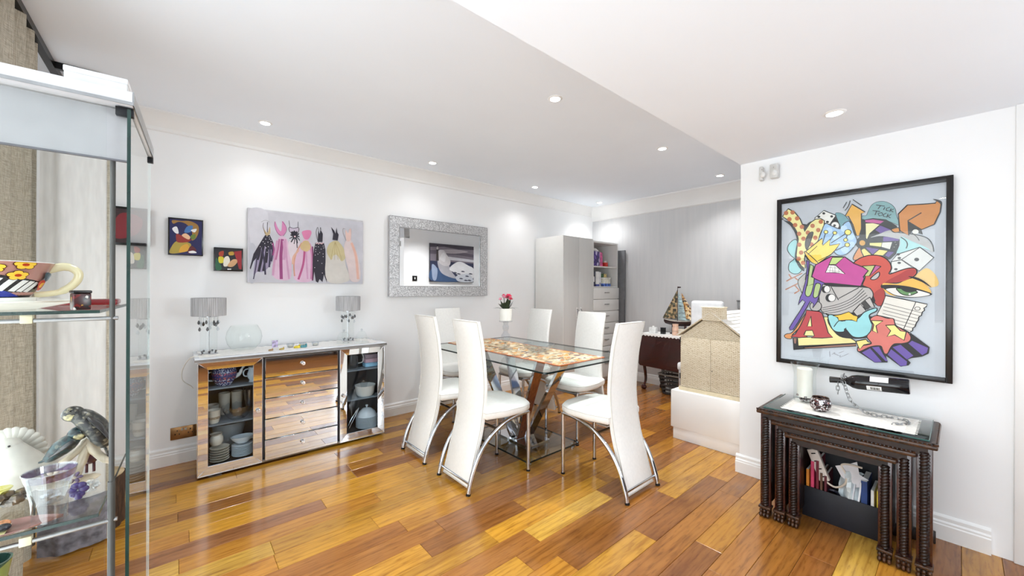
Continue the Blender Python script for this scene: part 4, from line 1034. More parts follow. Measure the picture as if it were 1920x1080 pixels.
def sailboat():
    t = thing('model_sailboat', 'model sailing boat with patterned sails on the drop-leaf table', 'model boat', (4.49, 2.17, LZ_))
    hw = M('dark_hull', (46, 20, 18), .3); k = 1.0
    build('stand', MB().box(-.02, .02, -.08, -.07, 0, .115).box(-.02, .02, .07, .08, 0, .115).box(-.025, .025, -.10, .10, 0, .012), mahog, t)
    mb = MB(); rows = []
    for i in range(13):
        u = -1 + 2 * i / 12; y = .19 * u; w = .045 * (1 - abs(u) ** 2.4) + .001; up = .018 * u * u
        rows.append([(-w, y, .155 + up), (-w * .8, y, .125 + up), (0, y * .9, .098 + up * 1.2), (w * .8, y, .125 + up), (w, y, .155 + up)])
    mb.sheet(rows); build('hull', mb, hw, t)
    mb = MB(); mb.sheet([[r[0], (0, r[0][1], r[0][2] + .002), r[4]] for r in rows]); build('deck', mb, M('pale_deck', (190, 176, 150), .5), t)
    build('rail', MB().tube([Vector(r[0]) for r in rows] + [Vector(r[4]) for r in reversed(rows)], .003, 6, closed=True), M('grey_white_rail', (200, 198, 190), .5), t)
    build('mast', MB().cyl((0, .02, .15), (0, .02, .565), .004, .003, 8), hw, t)
    build('pennant', MB().prism([(.02, .545), (-.02, .55), (-.018, .562), (.02, .565)], .002, 'x', -.001), hw, t)
    build('boom', MB().cyl((0, .02, .175), (0, .20, .18), .003, n=6), hw, t); build('bowsprit', MB().cyl((0, -.18, .175), (0, -.27, .20), .003, n=6), hw, t)
    sA = voro('sail_print_dark', [(0, (84, 80, 58)), (.25, (176, 150, 110)), (.45, (60, 54, 44)), (.65, (140, 116, 84)), (.85, (96, 96, 80))], 40, .6)
    sB = M('sail_print_blue', (140, 160, 164), .6, var=.35, scale=20, sc3=(1, 1, 5)); sC = voro('sail_print_gold', [(0, (196, 160, 100)), (.3, (120, 84, 50)), (.5, (214, 190, 150)), (.7, (164, 110, 56)), (.9, (80, 70, 60))], 46, .6)
    def sail(nm, a, b, c, m, bx):
        a, b, c = Vector(a), Vector(b), Vector(c); rows = []
        for i in range(8):
            s_ = i / 7; L = a.lerp(b, s_); R_ = a.lerp(c, s_); row = []
            for j in range(7):
                q = j / 6; p = L.lerp(R_, q); p.x += bx * math.sin(PI * q) * s_; row.append(p)
            rows.append(row)
        mb = MB(); mb.sheet(rows, .0015); bmesh.ops.remove_doubles(mb.bm, verts=mb.bm.verts, dist=1e-5); build(nm, mb, m, t)
    sail('main_sail', (0, .016, .54), (0, .018, .18), (0, .205, .185), sA, -.02)
    sail('jib', (0, .012, .50), (0, .012, .17), (0, -.13, .17), sB, -.03)
    sail('spinnaker', (.015, -.02, .49), (.01, -.06, .19), (.01, -.21, .19), sC, -.05)
sailboat()
lathe_thing('jam_jar', shell([(0, 0), (.034, 0), (.036, .01), (.036, .09), (.030, .10), (.034, .13)]), M('peach_glaze', (214, 178, 156), .3, var=.15, scale=30, sc3=(.1, .1, 1)), 'tall pink and white jar in front of the model boat', 'jar', (4.37, 2.155, LZ_))
gt = wbox('gift_box', 'white crystal box at the left end of the drop-leaf table', 'box', 4.345, 4.405, 2.39, 2.475, LZ_, LZ_ + .072, M('frosted_white', (222, 224, 224), .25, var=.06, scale=50), lambda t, a, b, h: build('bow', MB().ball((0, 0, h + .006), .016, .016, .01, 8, 6), paper, t))
wbox('black_box', 'small black box between the white crystal box and the tall jar', 'box', 4.36, 4.40, 2.285, 2.335, LZ_, LZ_ + .07, black, lambda t, a, b, h: build('lid', MB().box(-a - .001, a + .001, -b - .001, b + .001, h, h + .006), black, t))
wbox('cream_box', 'cream trinket box right of the tall jar', 'box', 4.335, 4.40, 2.02, 2.105, LZ_, LZ_ + .062, M('cream_card', (224, 212, 190), .5), lambda t, a, b, h: build('lid', MB().box(-a - .002, a + .002, -b - .002, b + .002, h, h + .014, .002), M('cream_card_lid', (216, 206, 186), .5), t))
# pale clutter right of the boat, behind the dolls' house roof
solo('shell_spray', (lambda mb: [mb.ball((4.42 + random.uniform(-.03, .03), 1.965 + random.uniform(-.035, .035), LZ_ + .135 + random.uniform(-.12, .09)), .024, .020, .015, 7, 5) for _ in range(26)] and mb)(MB()), M('pale_shells', (206, 196, 170), .4, var=.2, scale=60), 'heap of pale shells to the right of the model boat', 'shells', origin=(4.42, 1.965, LZ_))
vb = thing('vegetable_basket', 'dark plastic slatted basket on the floor under the drop-leaf table', 'basket', (4.47, 2.17, 0))
bm_ = M('grey_black_plastic', (44, 42, 42), .5)
for i, z in enumerate((.02, .065, .11, .155, .20)):
    s_ = .80 + .2 * i / 4
    build('slat', MB().tube([Vector((a * s_, b * s_, z)) for a, b in rrect(.13, .19, .05, 4)], .006, 6, closed=True, flat=2.2), bm_, vb)
mb = MB()
for a, b in rrect(.13, .19, .05, 4)[::2]: mb.cyl((a * .80, b * .80, .01), (a * 1.0, b * 1.0, .225), .006, n=6)
build('upright', mb, bm_, vb)
build('rim', MB().tube([Vector((a * 1.03, b * 1.03, .235)) for a, b in rrect(.13, .19, .05, 4)], .010, 8, closed=True), M('worn_grey_rim', (130, 128, 122), .5), vb)
build('bottom', MB().prism([(a * .8, b * .8) for a, b in rrect(.13, .19, .05, 4)], .006, 'z', .004), bm_, vb)
for i, (c, nm) in enumerate([((210, 210, 208), 'white'), ((150, 40, 36), 'red'), ((206, 206, 200), 'second')]):
    x, y = [(4.41, 2.26), (4.44, 2.16), (4.52, 2.24)][i]
    t = thing('tin', ['white tin in the dark basket, left', 'red tin in the dark basket', 'white tin at the back of the dark basket'][i], 'tin', (x, y, .0105))
    build('can', MB().cyl((0, 0, 0), (0, 0, .075), .03, n=18), M('tin_' + nm, c, .4, var=.2, scale=50), t); build('lid', MB().cyl((0, 0, .075), (0, 0, .079), .031, n=18), steel, t)

# plinth in the recess and the dolls' house
pl = MB().box(3.14, 3.86, 1.012, 1.585, .10, .405, .002)
plo = solo('plinth', pl, white_trim, 'plain white boxed plinth in the recess under the dolls\' house', 'plinth', origin=(3.5, 1.3, 0))
build('kickboard', MB().box(3.16 - 3.5, 3.85 - 3.5, 1.013 - 1.3, 1.574 - 1.3, 0, .0995, .001), white_trim, plo)
dh = thing('dolls_house', "large dolls' house papered in pale brick with a gable, chimney and hinged front", 'dolls house', (3.50, 1.30, .4055))
def DB(name, mb, m, par=dh, **k): return build(name, mb, m, par, world=True, **k)
HX0, HX1, HY0, HY1 = 3.20, 3.78, 1.045, 1.530; apex = 1.2875
DB('walls', MB().box(HX0, HX1, HY0, HY1, .4065, .855), brick_paper)
DB('gable', MB().prism([(HY0, .8555), (HY1, .8555), (apex, 1.047)], .568, 'x', HX0 + .006), brick_paper)
DB('base_moulding', MB().box(HX0 - .012, HX1 + .01, HY0 - .01, HY1 + .012, .406, .436, .002), M('sand_board', (206, 192, 162), .6))
DB('front_panel', MB().box(HX0 - .010, HX0 - .001, HY0 + .002, apex - .001, .440, .850, .001), brick_paper); DB('front_panel', MB().box(HX0 - .010, HX0 - .001, apex + .001, HY1 - .002, .440, .850, .001), brick_paper)
for z in (.50, .80): DB('hinge', MB().box(HX0 - .012, HX0 - .004, HY1 - .003, HY1 + .005, z, z + .045), metal_dark)
DB('keyhole', MB().cyl((HX0 - .012, apex - .012, .60), (HX0 - .008, apex - .012, .60), .004), metal_dark)
shing = M('pale_roof_shingle', (226, 224, 220), .6, var=.03)
for s_ in (-1, 1):
    ye = HY1 + .02 if s_ > 0 else HY0 - .02
    a = Vector((0, apex, 1.056)); e = Vector((0, ye, .858)); nn = Vector((0, s_ * (a.z - e.z), abs(ye - apex))).normalized()
    rb_ = MB(); P = [a, e, e + nn * .008, a + nn * .008]; lo = [rb_.bm.verts.new((HX0 - .016, p.y, p.z)) for p in P]; hi = [rb_.bm.verts.new((HX1 + .02, p.y, p.z)) for p in P]
    for f in ((0, 1, 2, 3),): rb_.bm.faces.new([lo[i] for i in f]); rb_.bm.faces.new([hi[i] for i in f])
    for i in range(4): rb_.bm.faces.new((lo[i], lo[(i + 1) % 4], hi[(i + 1) % 4], hi[i]))
    rf_ = DB('roof_slope', rb_, M('sand_roof_edge', (204, 190, 162), .6))
    for q in range(9):
        t0, t1 = q / 9, (q + 1.15) / 9
        p0 = a.lerp(e, t0) + nn * .008; p1 = a.lerp(e, min(t1, 1.02)) + nn * .013
        mb = MB(); v = [mb.bm.verts.new(c) for c in ((HX0 - .018, p0.y, p0.z), (HX1 + .022, p0.y, p0.z), (HX1 + .022, p1.y, p1.z), (HX0 - .018, p1.y, p1.z))]
        f = mb.bm.faces.new(v); mb.bm.normal_update(); bmesh.ops.solidify(mb.bm, geom=[f], thickness=.003)
        build('shingle_course', mb, shing, rf_, world=True)
ch = DB('chimney', MB().box(HX0 - .018, HX0 + .09, 1.205, 1.352, 1.0, 1.100), brick_paper)
build('chimney_cap', MB().box(HX0 - .023, HX0 + .095, 1.199, 1.358, 1.100, 1.107, .002), M('sand_cap', (216, 204, 178), .6), ch, world=True)
ac = thing('covered_chair', 'white plastic-covered chair back showing behind the chimney of the dolls\' house', 'chair', (4.20, 1.73, 0))
build('backrest', MB().box(-.04, .04, -.162, .162, .50, 1.125, .03, 3), M('clear_white_cover', (222, 225, 228), .3, var=.04, scale=12, bump=.5), ac)
build('seat', MB().box(-.34, .04, -.16, .16, .42, .50, .02), M('white_cover_seat', (220, 222, 224), .4), ac)
for x in (-.31, .02):
    for y in (-.14, .14): build('leg', MB().cyl((x, y, 0), (x, y, .42), .014), chrome, ac)
gth = thing('thermostat', 'small grey fitting on the grey wall at the edge of the recess', 'thermostat', (4.73, 1.585, 1.03))
build('case', MB().box(-.022, -.0005, -.035, .035, 0, .085, .004), M('mid_grey_plastic', (150, 152, 154), .5), gth); build('top_strip', MB().box(-.03, -.0005, -.04, .04, .085, .095, .002), steel, gth)

# ================================================================== NEST OF THREE CARVED TABLES
def carved_table(name, label, y0, y1, x0, x1, H, lw, group):
    t = thing(name, label, 'side table', ((x0 + x1) / 2, (y0 + y1) / 2, 0), 0, group)
    def T(nm, mb, m, par=t, **k): return build(nm, mb, m, par, world=True, **k)
    T('top_board', MB().box(x0 + .008, x1 - .004, y0 + .008, y1 - .008, H - .018, H - .001, .002), carved)
    # carved rim: rope of small beads on a moulded edge
    T('moulding', MB().box(x0, x0 + .030, y0, y1, H - .026, H - .007, .006).box(x0 + .03, x1, y0, y0 + .030, H - .026, H - .007, .006).box(x0 + .03, x1, y1 - .030, y1, H - .026, H - .007, .006), carved_hi)
    bd = MB(); L = y1 - y0; n = int(L / .014)
    for i in range(n):
        y = y0 + .008 + (L - .016) * i / (n - 1); bd.box(-.005, .005, -.009, .009, -.004, .004, mat=Matrix.Translation((x0 + .013, y, H - .005)) @ Matrix.Rotation(.7, 4, 'Z'))
    n2 = int((x1 - x0) / .014)
    for yy in (y0 + .013, y1 - .013):
        for i in range(n2):
            x = x0 + .012 + (x1 - x0 - .03) * i / (n2 - 1); bd.box(-.009, .009, -.005, .005, -.004, .004, mat=Matrix.Translation((x, yy, H - .005)) @ Matrix.Rotation(.7, 4, 'Z'))
    b_ = T('carved_beading', bd, carved_hi, angle=10); b_['kind'] = 'stuff'
    T('apron', MB().box(x0 + .018, x0 + .034, y0 + .03, y1 - .03, H - .058, H - .027).box(x0 + .034, x1 - .02, y0 + .025, y0 + .038, H - .058, H - .027).box(x0 + .034, x1 - .02, y1 - .038, y1 - .025, H - .058, H - .027), carved)
    for s_, ya in ((1, y0 + .012), (-1, y1 - .012 - lw)):
        yc = ya + lw / 2
        # end panel behind the carved post, post, paw foot
        lg = T('leg', MB().box(x0 + .030, x1 - .03, yc - .010, yc + .010, .055, H - .03), carved)
        rp_ = MB(); rings = []; nz = int((H - .10) / .0042); na = 16; r0 = lw * .27
        for q in range(nz + 1):
            z = .060 + (H - .105) * q / nz; u_ = (z - .06) / (H - .105); cx_ = x0 + .024 - .012 * math.sin(PI * min(1, u_ * 1.15)) * (.3 + .7 * u_)
            cap_ = .7 if q in (0, nz) else 1
            rings.append([rp_.bm.verts.new((cx_ + cap_ * r0 * (1 + .17 * math.cos(3 * (a_ - z * 150))) * math.cos(a_), yc + cap_ * r0 * (1 + .17 * math.cos(3 * (a_ - z * 150))) * math.sin(a_), z)) for a_ in [2 * PI * k_ / na for k_ in range(na)]])
        for a_, b2 in zip(rings, rings[1:]):
            for k_ in range(na): rp_.bm.faces.new((a_[k_], a_[(k_ + 1) % na], b2[(k_ + 1) % na], b2[k_]))
        rp_.bm.faces.new(rings[0]); rp_.bm.faces.new(rings[-1])
        build('rope_column', rp_, carved, lg, world=True, angle=60)
        build('post', MB().box(x0 + .026, x0 + .048, yc - lw / 2 + .003, yc + lw / 2 - .003, .055, H - .030, .003), mahog, lg, world=True)
        build('foot_block', MB().box(x0 + .004, x0 + .06, yc - lw / 2, yc + lw / 2, .046, .058, .002), carved_hi, lg, world=True)
        ft = MB().box(x0 + .016, x0 + .058, yc - lw / 2 + .004, yc + lw / 2 - .004, .004, .047, .005)
        for q in (-1, 0, 1):
            ft.ball((x0 + .014, yc + q * lw * .3, .032), .012, lw * .16, .012, 9, 6); ft.ball((x0 + .008, yc + q * lw * .3, .013), .014, lw * .165, .013, 9, 6)
        build('paw_foot', ft, carved_hi, lg, world=True)
        build('rear_foot', MB().box(x1 - .06, x1 - .03, yc - lw / 2 + .004, yc + lw / 2 - .004, 0, .056, .004), carved, lg, world=True)
    return t
NG = 'nest of three carved dark tables'
carved_table('nesting_table', 'largest carved dark wood table of the nest, glass on its top', .058, .738, 2.432, 2.880, .592, .056, NG)
carved_table('nesting_table', 'middle sized carved dark wood table of the nest', .122, .672, 2.440, 2.850, .542, .054, NG)
carved_table('nesting_table', 'smallest carved dark wood table of the nest, in front of the black file box', .184, .610, 2.444, 2.820, .490, .054, NG)
gl = thing('glass_cover', 'glass sheet lying on the top of the largest carved table', 'glass top', (2.66, .398, .5925))
build('sheet', MB().box(-.19, .215, -.312, .312, 0, .005, .001), glass('pale_green_glass', (.86, .93, .91), boost=.04), gl)
build('edge', rim(.0, .0, .0, 0, 0) if False else MB().box(-.1925, -.190, -.314, .314, -.0002, .0052).box(-.19, .215, -.3145, -.312, -.0002, .0052).box(-.19, .215, .312, .3145, -.0002, .0052), M('teal_glass_edge', (52, 96, 90), .12), gl)
rn = MB(); rows = []
for i in range(33):
    y = .165 + .44 * i / 32
    e = .006 * (i % 2); rows.append([(2.508 + e, y, .5985), (2.60, y, .5992), (2.72, y, .5992), (2.812 - e, y, .5985)])
rn.sheet(rows, .001)
for k in range(22):
    for yy, s_ in ((.165, -1), (.605, 1)):
        x = 2.514 + .292 * k / 21; rn.box(x - .005, x + .005, min(yy, yy + s_ * (.034 + .008 * (k % 2))), max(yy, yy + s_ * (.034 + .008 * (k % 2))), .5982, .5992)
solo('fringed_cloth', rn, lace2, 'cream fringed cloth on the glass of the carved table', 'cloth', origin=(2.66, .38, .598))
hz = thing('hurricane_vase', 'tall clear glass hurricane vase holding a thick white candle', 'candle holder', (2.745, .585, .6005))
build('glass', MB().lathe([(.050, 0), (.054, .02), (.052, .16), (.060, .205), (.068, .222), (.067, .223), (.0585, .206), (.050, .16), (.052, .02), (.048, .004), (0, .004), (0, 0)], n=36), clear, hz)
build('candle', MB().lathe([(0, .03), (.036, .03), (.037, .19), (.032, .196), (0, .192)], n=28), M('white_wax', (236, 234, 226), .5, var=.01), hz)
mb = MB()
for k in range(34):
    a = random.uniform(0, 2 * PI); r = random.uniform(.005, .040); mb.ball((r * math.cos(a), r * math.sin(a), random.uniform(.010, .040)), .009, .008, .006, 7, 5)
o = build('pebbles', mb, mosaic, hz); o['kind'] = 'stuff'
mz = thing('mosaic_votive', 'round dark mirror-mosaic tealight bowl in front of the candle vase', 'candle holder', (2.610, .487, .6005))
build('bowl', MB().lathe([(0, 0), (.026, 0), (.044, .018), (.048, .038), (.043, .058), (.036, .070), (.034, .069), (.041, .056), (.045, .038), (.041, .019), (0, .004)], n=32), mosaic, mz)
build('rim', MB().lathe([(.033, .069), (.036, .073), (.038, .070), (.036, .067)], n=28), M('dark_bronze', (84, 62, 48), .3, .7), mz)
# wine bottle held up by its chain
bt = thing('wine_bottle', 'dark wine bottle floating level in a stiff chain below the big picture', 'bottle', (2.742, .31, .7605))
bp = [(0, .150), (.034, .150), (.0375, .145), (.0375, -.045), (.033, -.066), (.018, -.088), (.0145, -.100), (.0145, -.150), (.0165, -.151), (.0165, -.160), (0, -.160)]
rotb = Matrix.Rotation(PI / 2, 4, 'X') @ Matrix.Rotation(-.06, 4, 'X')
build('bottle', MB().lathe(bp, n=28, mat=rotb), M('black_bottle_glass', (14, 12, 16), .06), bt)
build('foil', MB().lathe([(.0168, -.161), (.0172, -.160), (.0152, -.118), (.0150, -.117)], n=20, mat=rotb), M('black_foil', (30, 28, 28), .4), bt)
lab = lambda a0, a1, z0, z1: MB().lathe([(.0378, z0), (.0380, z0), (.0380, z1), (.0378, z1)], n=14, a0=a0, a1=a1, mat=rotb)
build('label', lab(1.75, 2.75, .007, .077), paper, bt)
l2 = build('back_label', lab(3.35, 4.1, -.007, .050), paper, bt)
bars = MB()
for k in range(9):
    z = .008 + .004 * k; bars.lathe([(.0381, z), (.0383, z), (.0383, z + (.0022 if k % 3 else .003)), (.0381, z + (.0022 if k % 3 else .003))], n=4, a0=3.5, a1=3.95, mat=rotb)
build('barcode', bars, black, l2)
cn = thing('bottle_chain', 'stiff steel chain curling up from the fringed cloth to the bottle neck', 'chain', (2.70, .30, .6005))
def link(c, d, roll, s_=1.0):
    c = Vector(c); d = Vector(d).normalized(); sd = d.cross(Vector((0, 0, 1)))
    sd = sd.normalized() if sd.length > .05 else Vector((0, 1, 0)); up = sd.cross(d)
    w_ = sd * math.cos(roll) + up * math.sin(roll); pts = []
    for k in range(16):
        a = 2 * PI * k / 16; pts.append(c + d * (.0065 * s_ * math.copysign(1, math.cos(a)) + .0075 * s_ * math.cos(a)) + w_ * .0070 * s_ * math.sin(a))
    return MB().tube(pts, .0018 * s_, 6, closed=True)
cz = .6005
path = spline([(2.615, .205, cz + .003), (2.66, .165, cz + .003), (2.72, .17, cz + .003), (2.735, .225, cz + .003), (2.70, .285, cz + .008), (2.68, .335, cz + .028), (2.69, .375, cz + .065), (2.705, .395, cz + .11), (2.715, .405, cz + .15)], 10)
acc = 0; last = path[0]; nxt = .0; k = 0
for i in range(1, len(path)):
    acc += (path[i] - path[i - 1]).length
    if acc >= nxt:
        build('link', link(path[i], path[min(i + 1, len(path) - 1)] - path[i - 1], 0 if k % 2 else PI / 2 * .8), steel, cn, world=True); nxt += .0205; k += 1
wp = [(2.742 + .021 * math.cos(a), .405 + .010 * math.sin(a * .5), .7625 + .021 * math.sin(a)) for a in [q * PI / 4 for q in range(8)]]
for q, p in enumerate(wp):
    p2 = wp[(q + 1) % 8]; build('link', link(p, Vector(p2) - Vector(p), 0 if q % 2 else PI / 2), steel, cn, world=True)
for q in range(3): build('link', link((2.716, .432, .735 - .020 * q), (0, 0, 1), 0 if q % 2 else PI / 2), steel, cn, world=True)
# black file box under the nest
fb = thing('file_box', 'black open file box on the floor under the smallest carved table', 'box', (2.735, .405, 0))
build('box', MB().box(-.10, -.094, -.165, .165, 0, .165, .001).box(.094, .10, -.165, .165, 0, .34, .001).box(-.094, .094, -.165, -.159, 0, .20).box(-.094, .094, .159, .165, 0, .20).box(-.094, .094, -.159, .159, 0, .006), blackm, fb)
def flat(name, label, cat, y, c, h, tilt=0.0, t_=.006, w_=.08, x=2.72, group=None, z=.0065):
    t = thing(name, label, cat, (x, y, z), 0, group)
    mm = M(name + '_%d_%d_%d' % c, c, .6, var=.08)
    R_ = Matrix.Rotation(tilt, 4, 'X')
    build('cover', MB().box(-w_, w_, -t_, t_, 0.002, h, .001, 1, mat=R_), mm, t)
    build('pages', MB().box(-w_ + .003, w_ - .003, -t_ + .0015, t_ - .0015, h, h + .001, mat=R_), paper, t)
    return t
flat('folder', 'orange folder at the left side of the black file box', 'folder', .548, (222, 140, 50), .25)
flat('folder', 'pink plastic folder beside the orange folder', 'folder', .527, (214, 70, 110), .30, .0, .007)
flat('folder', 'dark red folder behind the extension lead', 'folder', .505, (110, 26, 44), .31)
flat('folder', 'brown folder in the left half of the black file box', 'folder', .488, (96, 66, 50), .25, 0, .005)
flat('folder', 'maroon folder in the left half of the black file box', 'folder', .470, (84, 20, 34), .24, 0, .005)
flat('notebook', 'navy blue notebook in the right half of the black file box', 'notebook', .315, (32, 62, 120), .27, .0, .012)
flat('document', 'white papers standing left of the navy notebook', 'papers', .352, (220, 222, 228), .26, .10, .004)
flat('document', 'thin white papers in the middle of the file box', 'papers', .375, (206, 210, 218), .24, .10, .003)
flat('envelope', 'white envelope at the right of the navy notebook', 'envelope', .284, (232, 232, 230), .235, 0, .006)
flat('envelope', 'yellow packet at the right end of the black file box', 'packet', .262, (232, 206, 60), .24, 0, .006)
ex = thing('extension_lead', 'white four-way extension lead lying across the folders', 'extension lead', (2.66, .475, .215))
build('bar', MB().box(-.014, .014, -.024, .024, .0, .165, .004, mat=Matrix.Rotation(-.35, 4, 'X')), M('ivory_plastic', (214, 204, 196), .5), ex)
build('sockets', (lambda mb: [mb.box(-.0152, -.0142, -.010, .010, .02 + .04 * q, .026 + .04 * q, mat=Matrix.Rotation(-.35, 4, 'X')) for q in range(4)] and mb)(MB()), black, ex)
build('lead', MB().tube(spline([(-.005, -.0, .0), (-.012, -.045, -.015), (-.018, -.085, .02), (-.018, -.09, .07), (-.012, -.07, .11), (-.012, -.10, .125), (.0, -.15, .12)], 6), .005, 8), M('ivory_flex', (206, 194, 180), .5), ex)
rd = random.Random(9); mb = MB(); rows = []
for i in range(10):
    u = i / 9; rows.append([(2.665 + .03 * math.sin(3 * u + v_) + rd.uniform(-.006, .006), .43 - .085 * (j / 7) + rd.uniform(-.005, .005) - .02 * u, .08 + .22 * u + rd.uniform(-.006, .006)) for j, v_ in enumerate([0, .8, 1.6, 2.4, 3.2, 4.0, 4.8, 5.6])])
mb.sheet(rows, .001)
solo('carrier_bag', mb, M('thin_white_plastic', (214, 224, 228), .35, var=.08, scale=18), 'crumpled white plastic bag in the middle of the file box', 'bag', origin=(2.67, .40, .08))
mb = MB(); mb.sheet([[(2.645, .43, .315), (2.65, .385, .335), (2.66, .345, .36)], [(2.640, .405, .27), (2.65, .37, .27), (2.655, .335, .30)], [(2.66, .35, .225), (2.66, .33, .235), (2.665, .30, .28)]], .001)
solo('letter', mb, M('grey_white_letter', (206, 204, 208), .7, var=.03), 'creased white letter sticking out above the plastic bag', 'letter', origin=(2.65, .37, .24))
solo('cable_coil', MB().tube([(2.67 + .012 * math.sin(a * 3), .445 + .028 * math.cos(a), .13 + .045 * math.sin(a)) for a in [q * .45 for q in range(30)]], .006, 8), M('dark_blue_flex', (36, 36, 52), .5), 'dark coiled cable in front of the maroon folder', 'cable', origin=(2.67, .44, .09))

# ================================================================== PICTURES AND MIRROR ON THE LEFT WALL
def crop(ox, oy, k, axis, val):
    return lambda x, y: pix(ox + x / k, oy + y / k, axis, val)
def frame_box(name, label, cat, x0, x1, z0, z1, d, m, y=YW):
    t = thing(name, label, cat, ((x0 + x1) / 2, y, (z0 + z1) / 2)); hx, hz = (x1 - x0) / 2, (z1 - z0) / 2
    build('panel', MB().box(-hx, hx, -d, -.0005, -hz, hz, .0015), m, t); return t
# three small dark pictures (abstract patches of colour)
p = frame_box('small_picture', 'small square picture in a black box frame, navy with gold and red patches', 'picture', -.049, .141, 1.470, 1.729, .042, black)
pr = Print(crop(300, 390, 8.306, 1, YW - .0425), (0, -1, 0))
pr.poly((14, 14, 78), [(150, 165), (655, 210), (650, 735), (150, 715)])
pr.poly((150, 110, 44), [(190, 190), (330, 200), (470, 205), (590, 270), (600, 380), (550, 480), (490, 500), (500, 380), (420, 260), (300, 215), (210, 245)], True)
pr.poly((170, 150, 60), [(150, 700), (180, 600), (250, 520), (360, 520), (480, 560), (450, 650), (300, 700)], True)
pr.poly((214, 160, 50), [(300, 690), (330, 600), (420, 560), (460, 620), (430, 670)], True)
pr.poly((140, 34, 26), [(260, 400), (360, 440), (480, 490), (430, 530), (280, 535), (250, 470)], True)
pr.poly((60, 110, 170), [(380, 380), (420, 290), (510, 280), (480, 370)], True)
pr.poly((228, 228, 232), [(190, 320), (260, 290), (290, 390), (240, 390)], True); pr.poly((226, 226, 224), [(480, 345), (570, 325), (540, 380)], True)
pr.poly((222, 178, 140), [(340, 430), (400, 395), (470, 450), (440, 490)], True); pr.poly((96, 120, 40), [(480, 430), (550, 410), (545, 480), (490, 480)], True)
pr.poly((90, 16, 30), [(430, 700), (480, 590), (560, 640), (540, 700)], True); pr.poly((230, 230, 230), [(445, 680), (520, 665), (570, 700), (470, 702)], True)
pr.make('print', p)
p = frame_box('small_picture', 'small wide picture in a black box frame, black with yellow, cream and red patches', 'picture', .203, .380, 1.366, 1.540, .042, black)
pr = Print(crop(300, 390, 8.306, 1, YW - .0425), (0, -1, 0))
pr.poly((18, 18, 26), [(862, 640), (1275, 655), (1275, 962), (862, 962)])
pr.poly((30, 90, 60), [(870, 780), (920, 830), (960, 950), (870, 955)], True); pr.poly((150, 26, 36), [(1150, 680), (1270, 665), (1270, 955), (1230, 950), (1200, 830)])
pr.poly((214, 200, 50), [(915, 760), (990, 770), (985, 850), (920, 850)], True); pr.poly((226, 220, 206), [(1000, 780), (1060, 750), (1090, 820), (1060, 900), (990, 900)], True)
pr.poly((206, 160, 116), [(1050, 900), (1120, 810), (1190, 800), (1200, 850), (1130, 915)], True); pr.poly((190, 150, 50), [(1070, 690), (1140, 680), (1150, 730), (1080, 735)], True)
pr.poly((170, 60, 30), [(920, 690), (990, 670), (980, 750), (925, 745)], True); pr.poly((236, 236, 236), [(1050, 945), (1110, 945), (1108, 960), (1050, 962)])
pr.make('print', p)
p = frame_box('small_picture', 'small dark red picture mostly hidden by the corner of the glass cabinet', 'picture', -.330, -.140, 1.52, 1.77, .042, black)
pr = Print(lambda x, z: Vector((x, YW - .0425, z)), (0, -1, 0))
pr.poly((50, 30, 34), [(-.315, 1.535), (-.155, 1.535), (-.155, 1.755), (-.315, 1.755)]); pr.poly((130, 30, 40), [(-.30, 1.56), (-.2, 1.6), (-.18, 1.7), (-.27, 1.73), (-.31, 1.66)], True)
pr.make('print', p)
# canvas of seven painted dresses
p = frame_box('dress_painting', 'wide silver-grey canvas painted with a row of seven party dresses', 'painting', .408, 1.289, 1.282, 1.860, .030, M('canvas_edge', (200, 200, 205), .7, var=.04))
cx = crop(460, 390, 7.2, 1, YW - .0305)
pr = Print(cx, (0, -1, 0))
pr.poly((196, 196, 205), [(38, 8), (800, 98), (1590, 195), (1583, 1022), (800, 1012), (30, 998)])
pr.poly((206, 206, 214), [(60, 20), (300, 60), (260, 400), (120, 520), (60, 400)], True); pr.poly((190, 192, 202), [(60, 500), (150, 560), (140, 960), (50, 970)], True)
BK, NV, PK, PP, MG, GD, PE, CR = (26, 18, 38), (44, 36, 66), (200, 150, 184), (214, 180, 204), (150, 60, 120), (196, 184, 140), (222, 190, 182), (206, 202, 196)
# 1 black dress, gold top
pr.poly((150, 140, 168), [(270, 370), (385, 500), (390, 640), (330, 780), (240, 860), (160, 860), (110, 900), (150, 620)], True)
pr.poly(BK, [(270, 360), (330, 365), (385, 480), (390, 560), (300, 560), (240, 480), (180, 640), (110, 720), (70, 830), (60, 810), (110, 620), (200, 470)])
for a, b, w_ in (((250, 470), (180, 860), .018), ((290, 520), (240, 850), .014), ((230, 560), (270, 900), .012), ((330, 520), (322, 800), .012), ((365, 500), (350, 720), .012), ((160, 640), (110, 960), .007), ((200, 560), (165, 700), .014), ((300, 480), (280, 740), .014)): pr.line(NV if w_ < .013 else BK, w_, [a, ((a[0] + b[0]) / 2 + 6, (a[1] + b[1]) / 2), b])
pr.line(MG, .010, [(370, 470), (385, 560), (370, 640)])
pr.poly((190, 168, 130), [(232, 225), (262, 300), (300, 330), (330, 255), (338, 330), (318, 365), (268, 360)], True); pr.line(BK, .003, [(245, 200), (240, 260), (270, 350)]); pr.line(BK, .004, [(300, 190), (296, 260), (300, 330)]); pr.line((120, 116, 110), .002, [(215, 190), (270, 165), (325, 190)])
for q in ((293, 382), (322, 392), (327, 418), (346, 438), (275, 420), (305, 460), (345, 473), (360, 492), (240, 455), (200, 522), (310, 522), (278, 538), (293, 597), (262, 480)): pr.dot((230, 224, 230), q, 5.5)
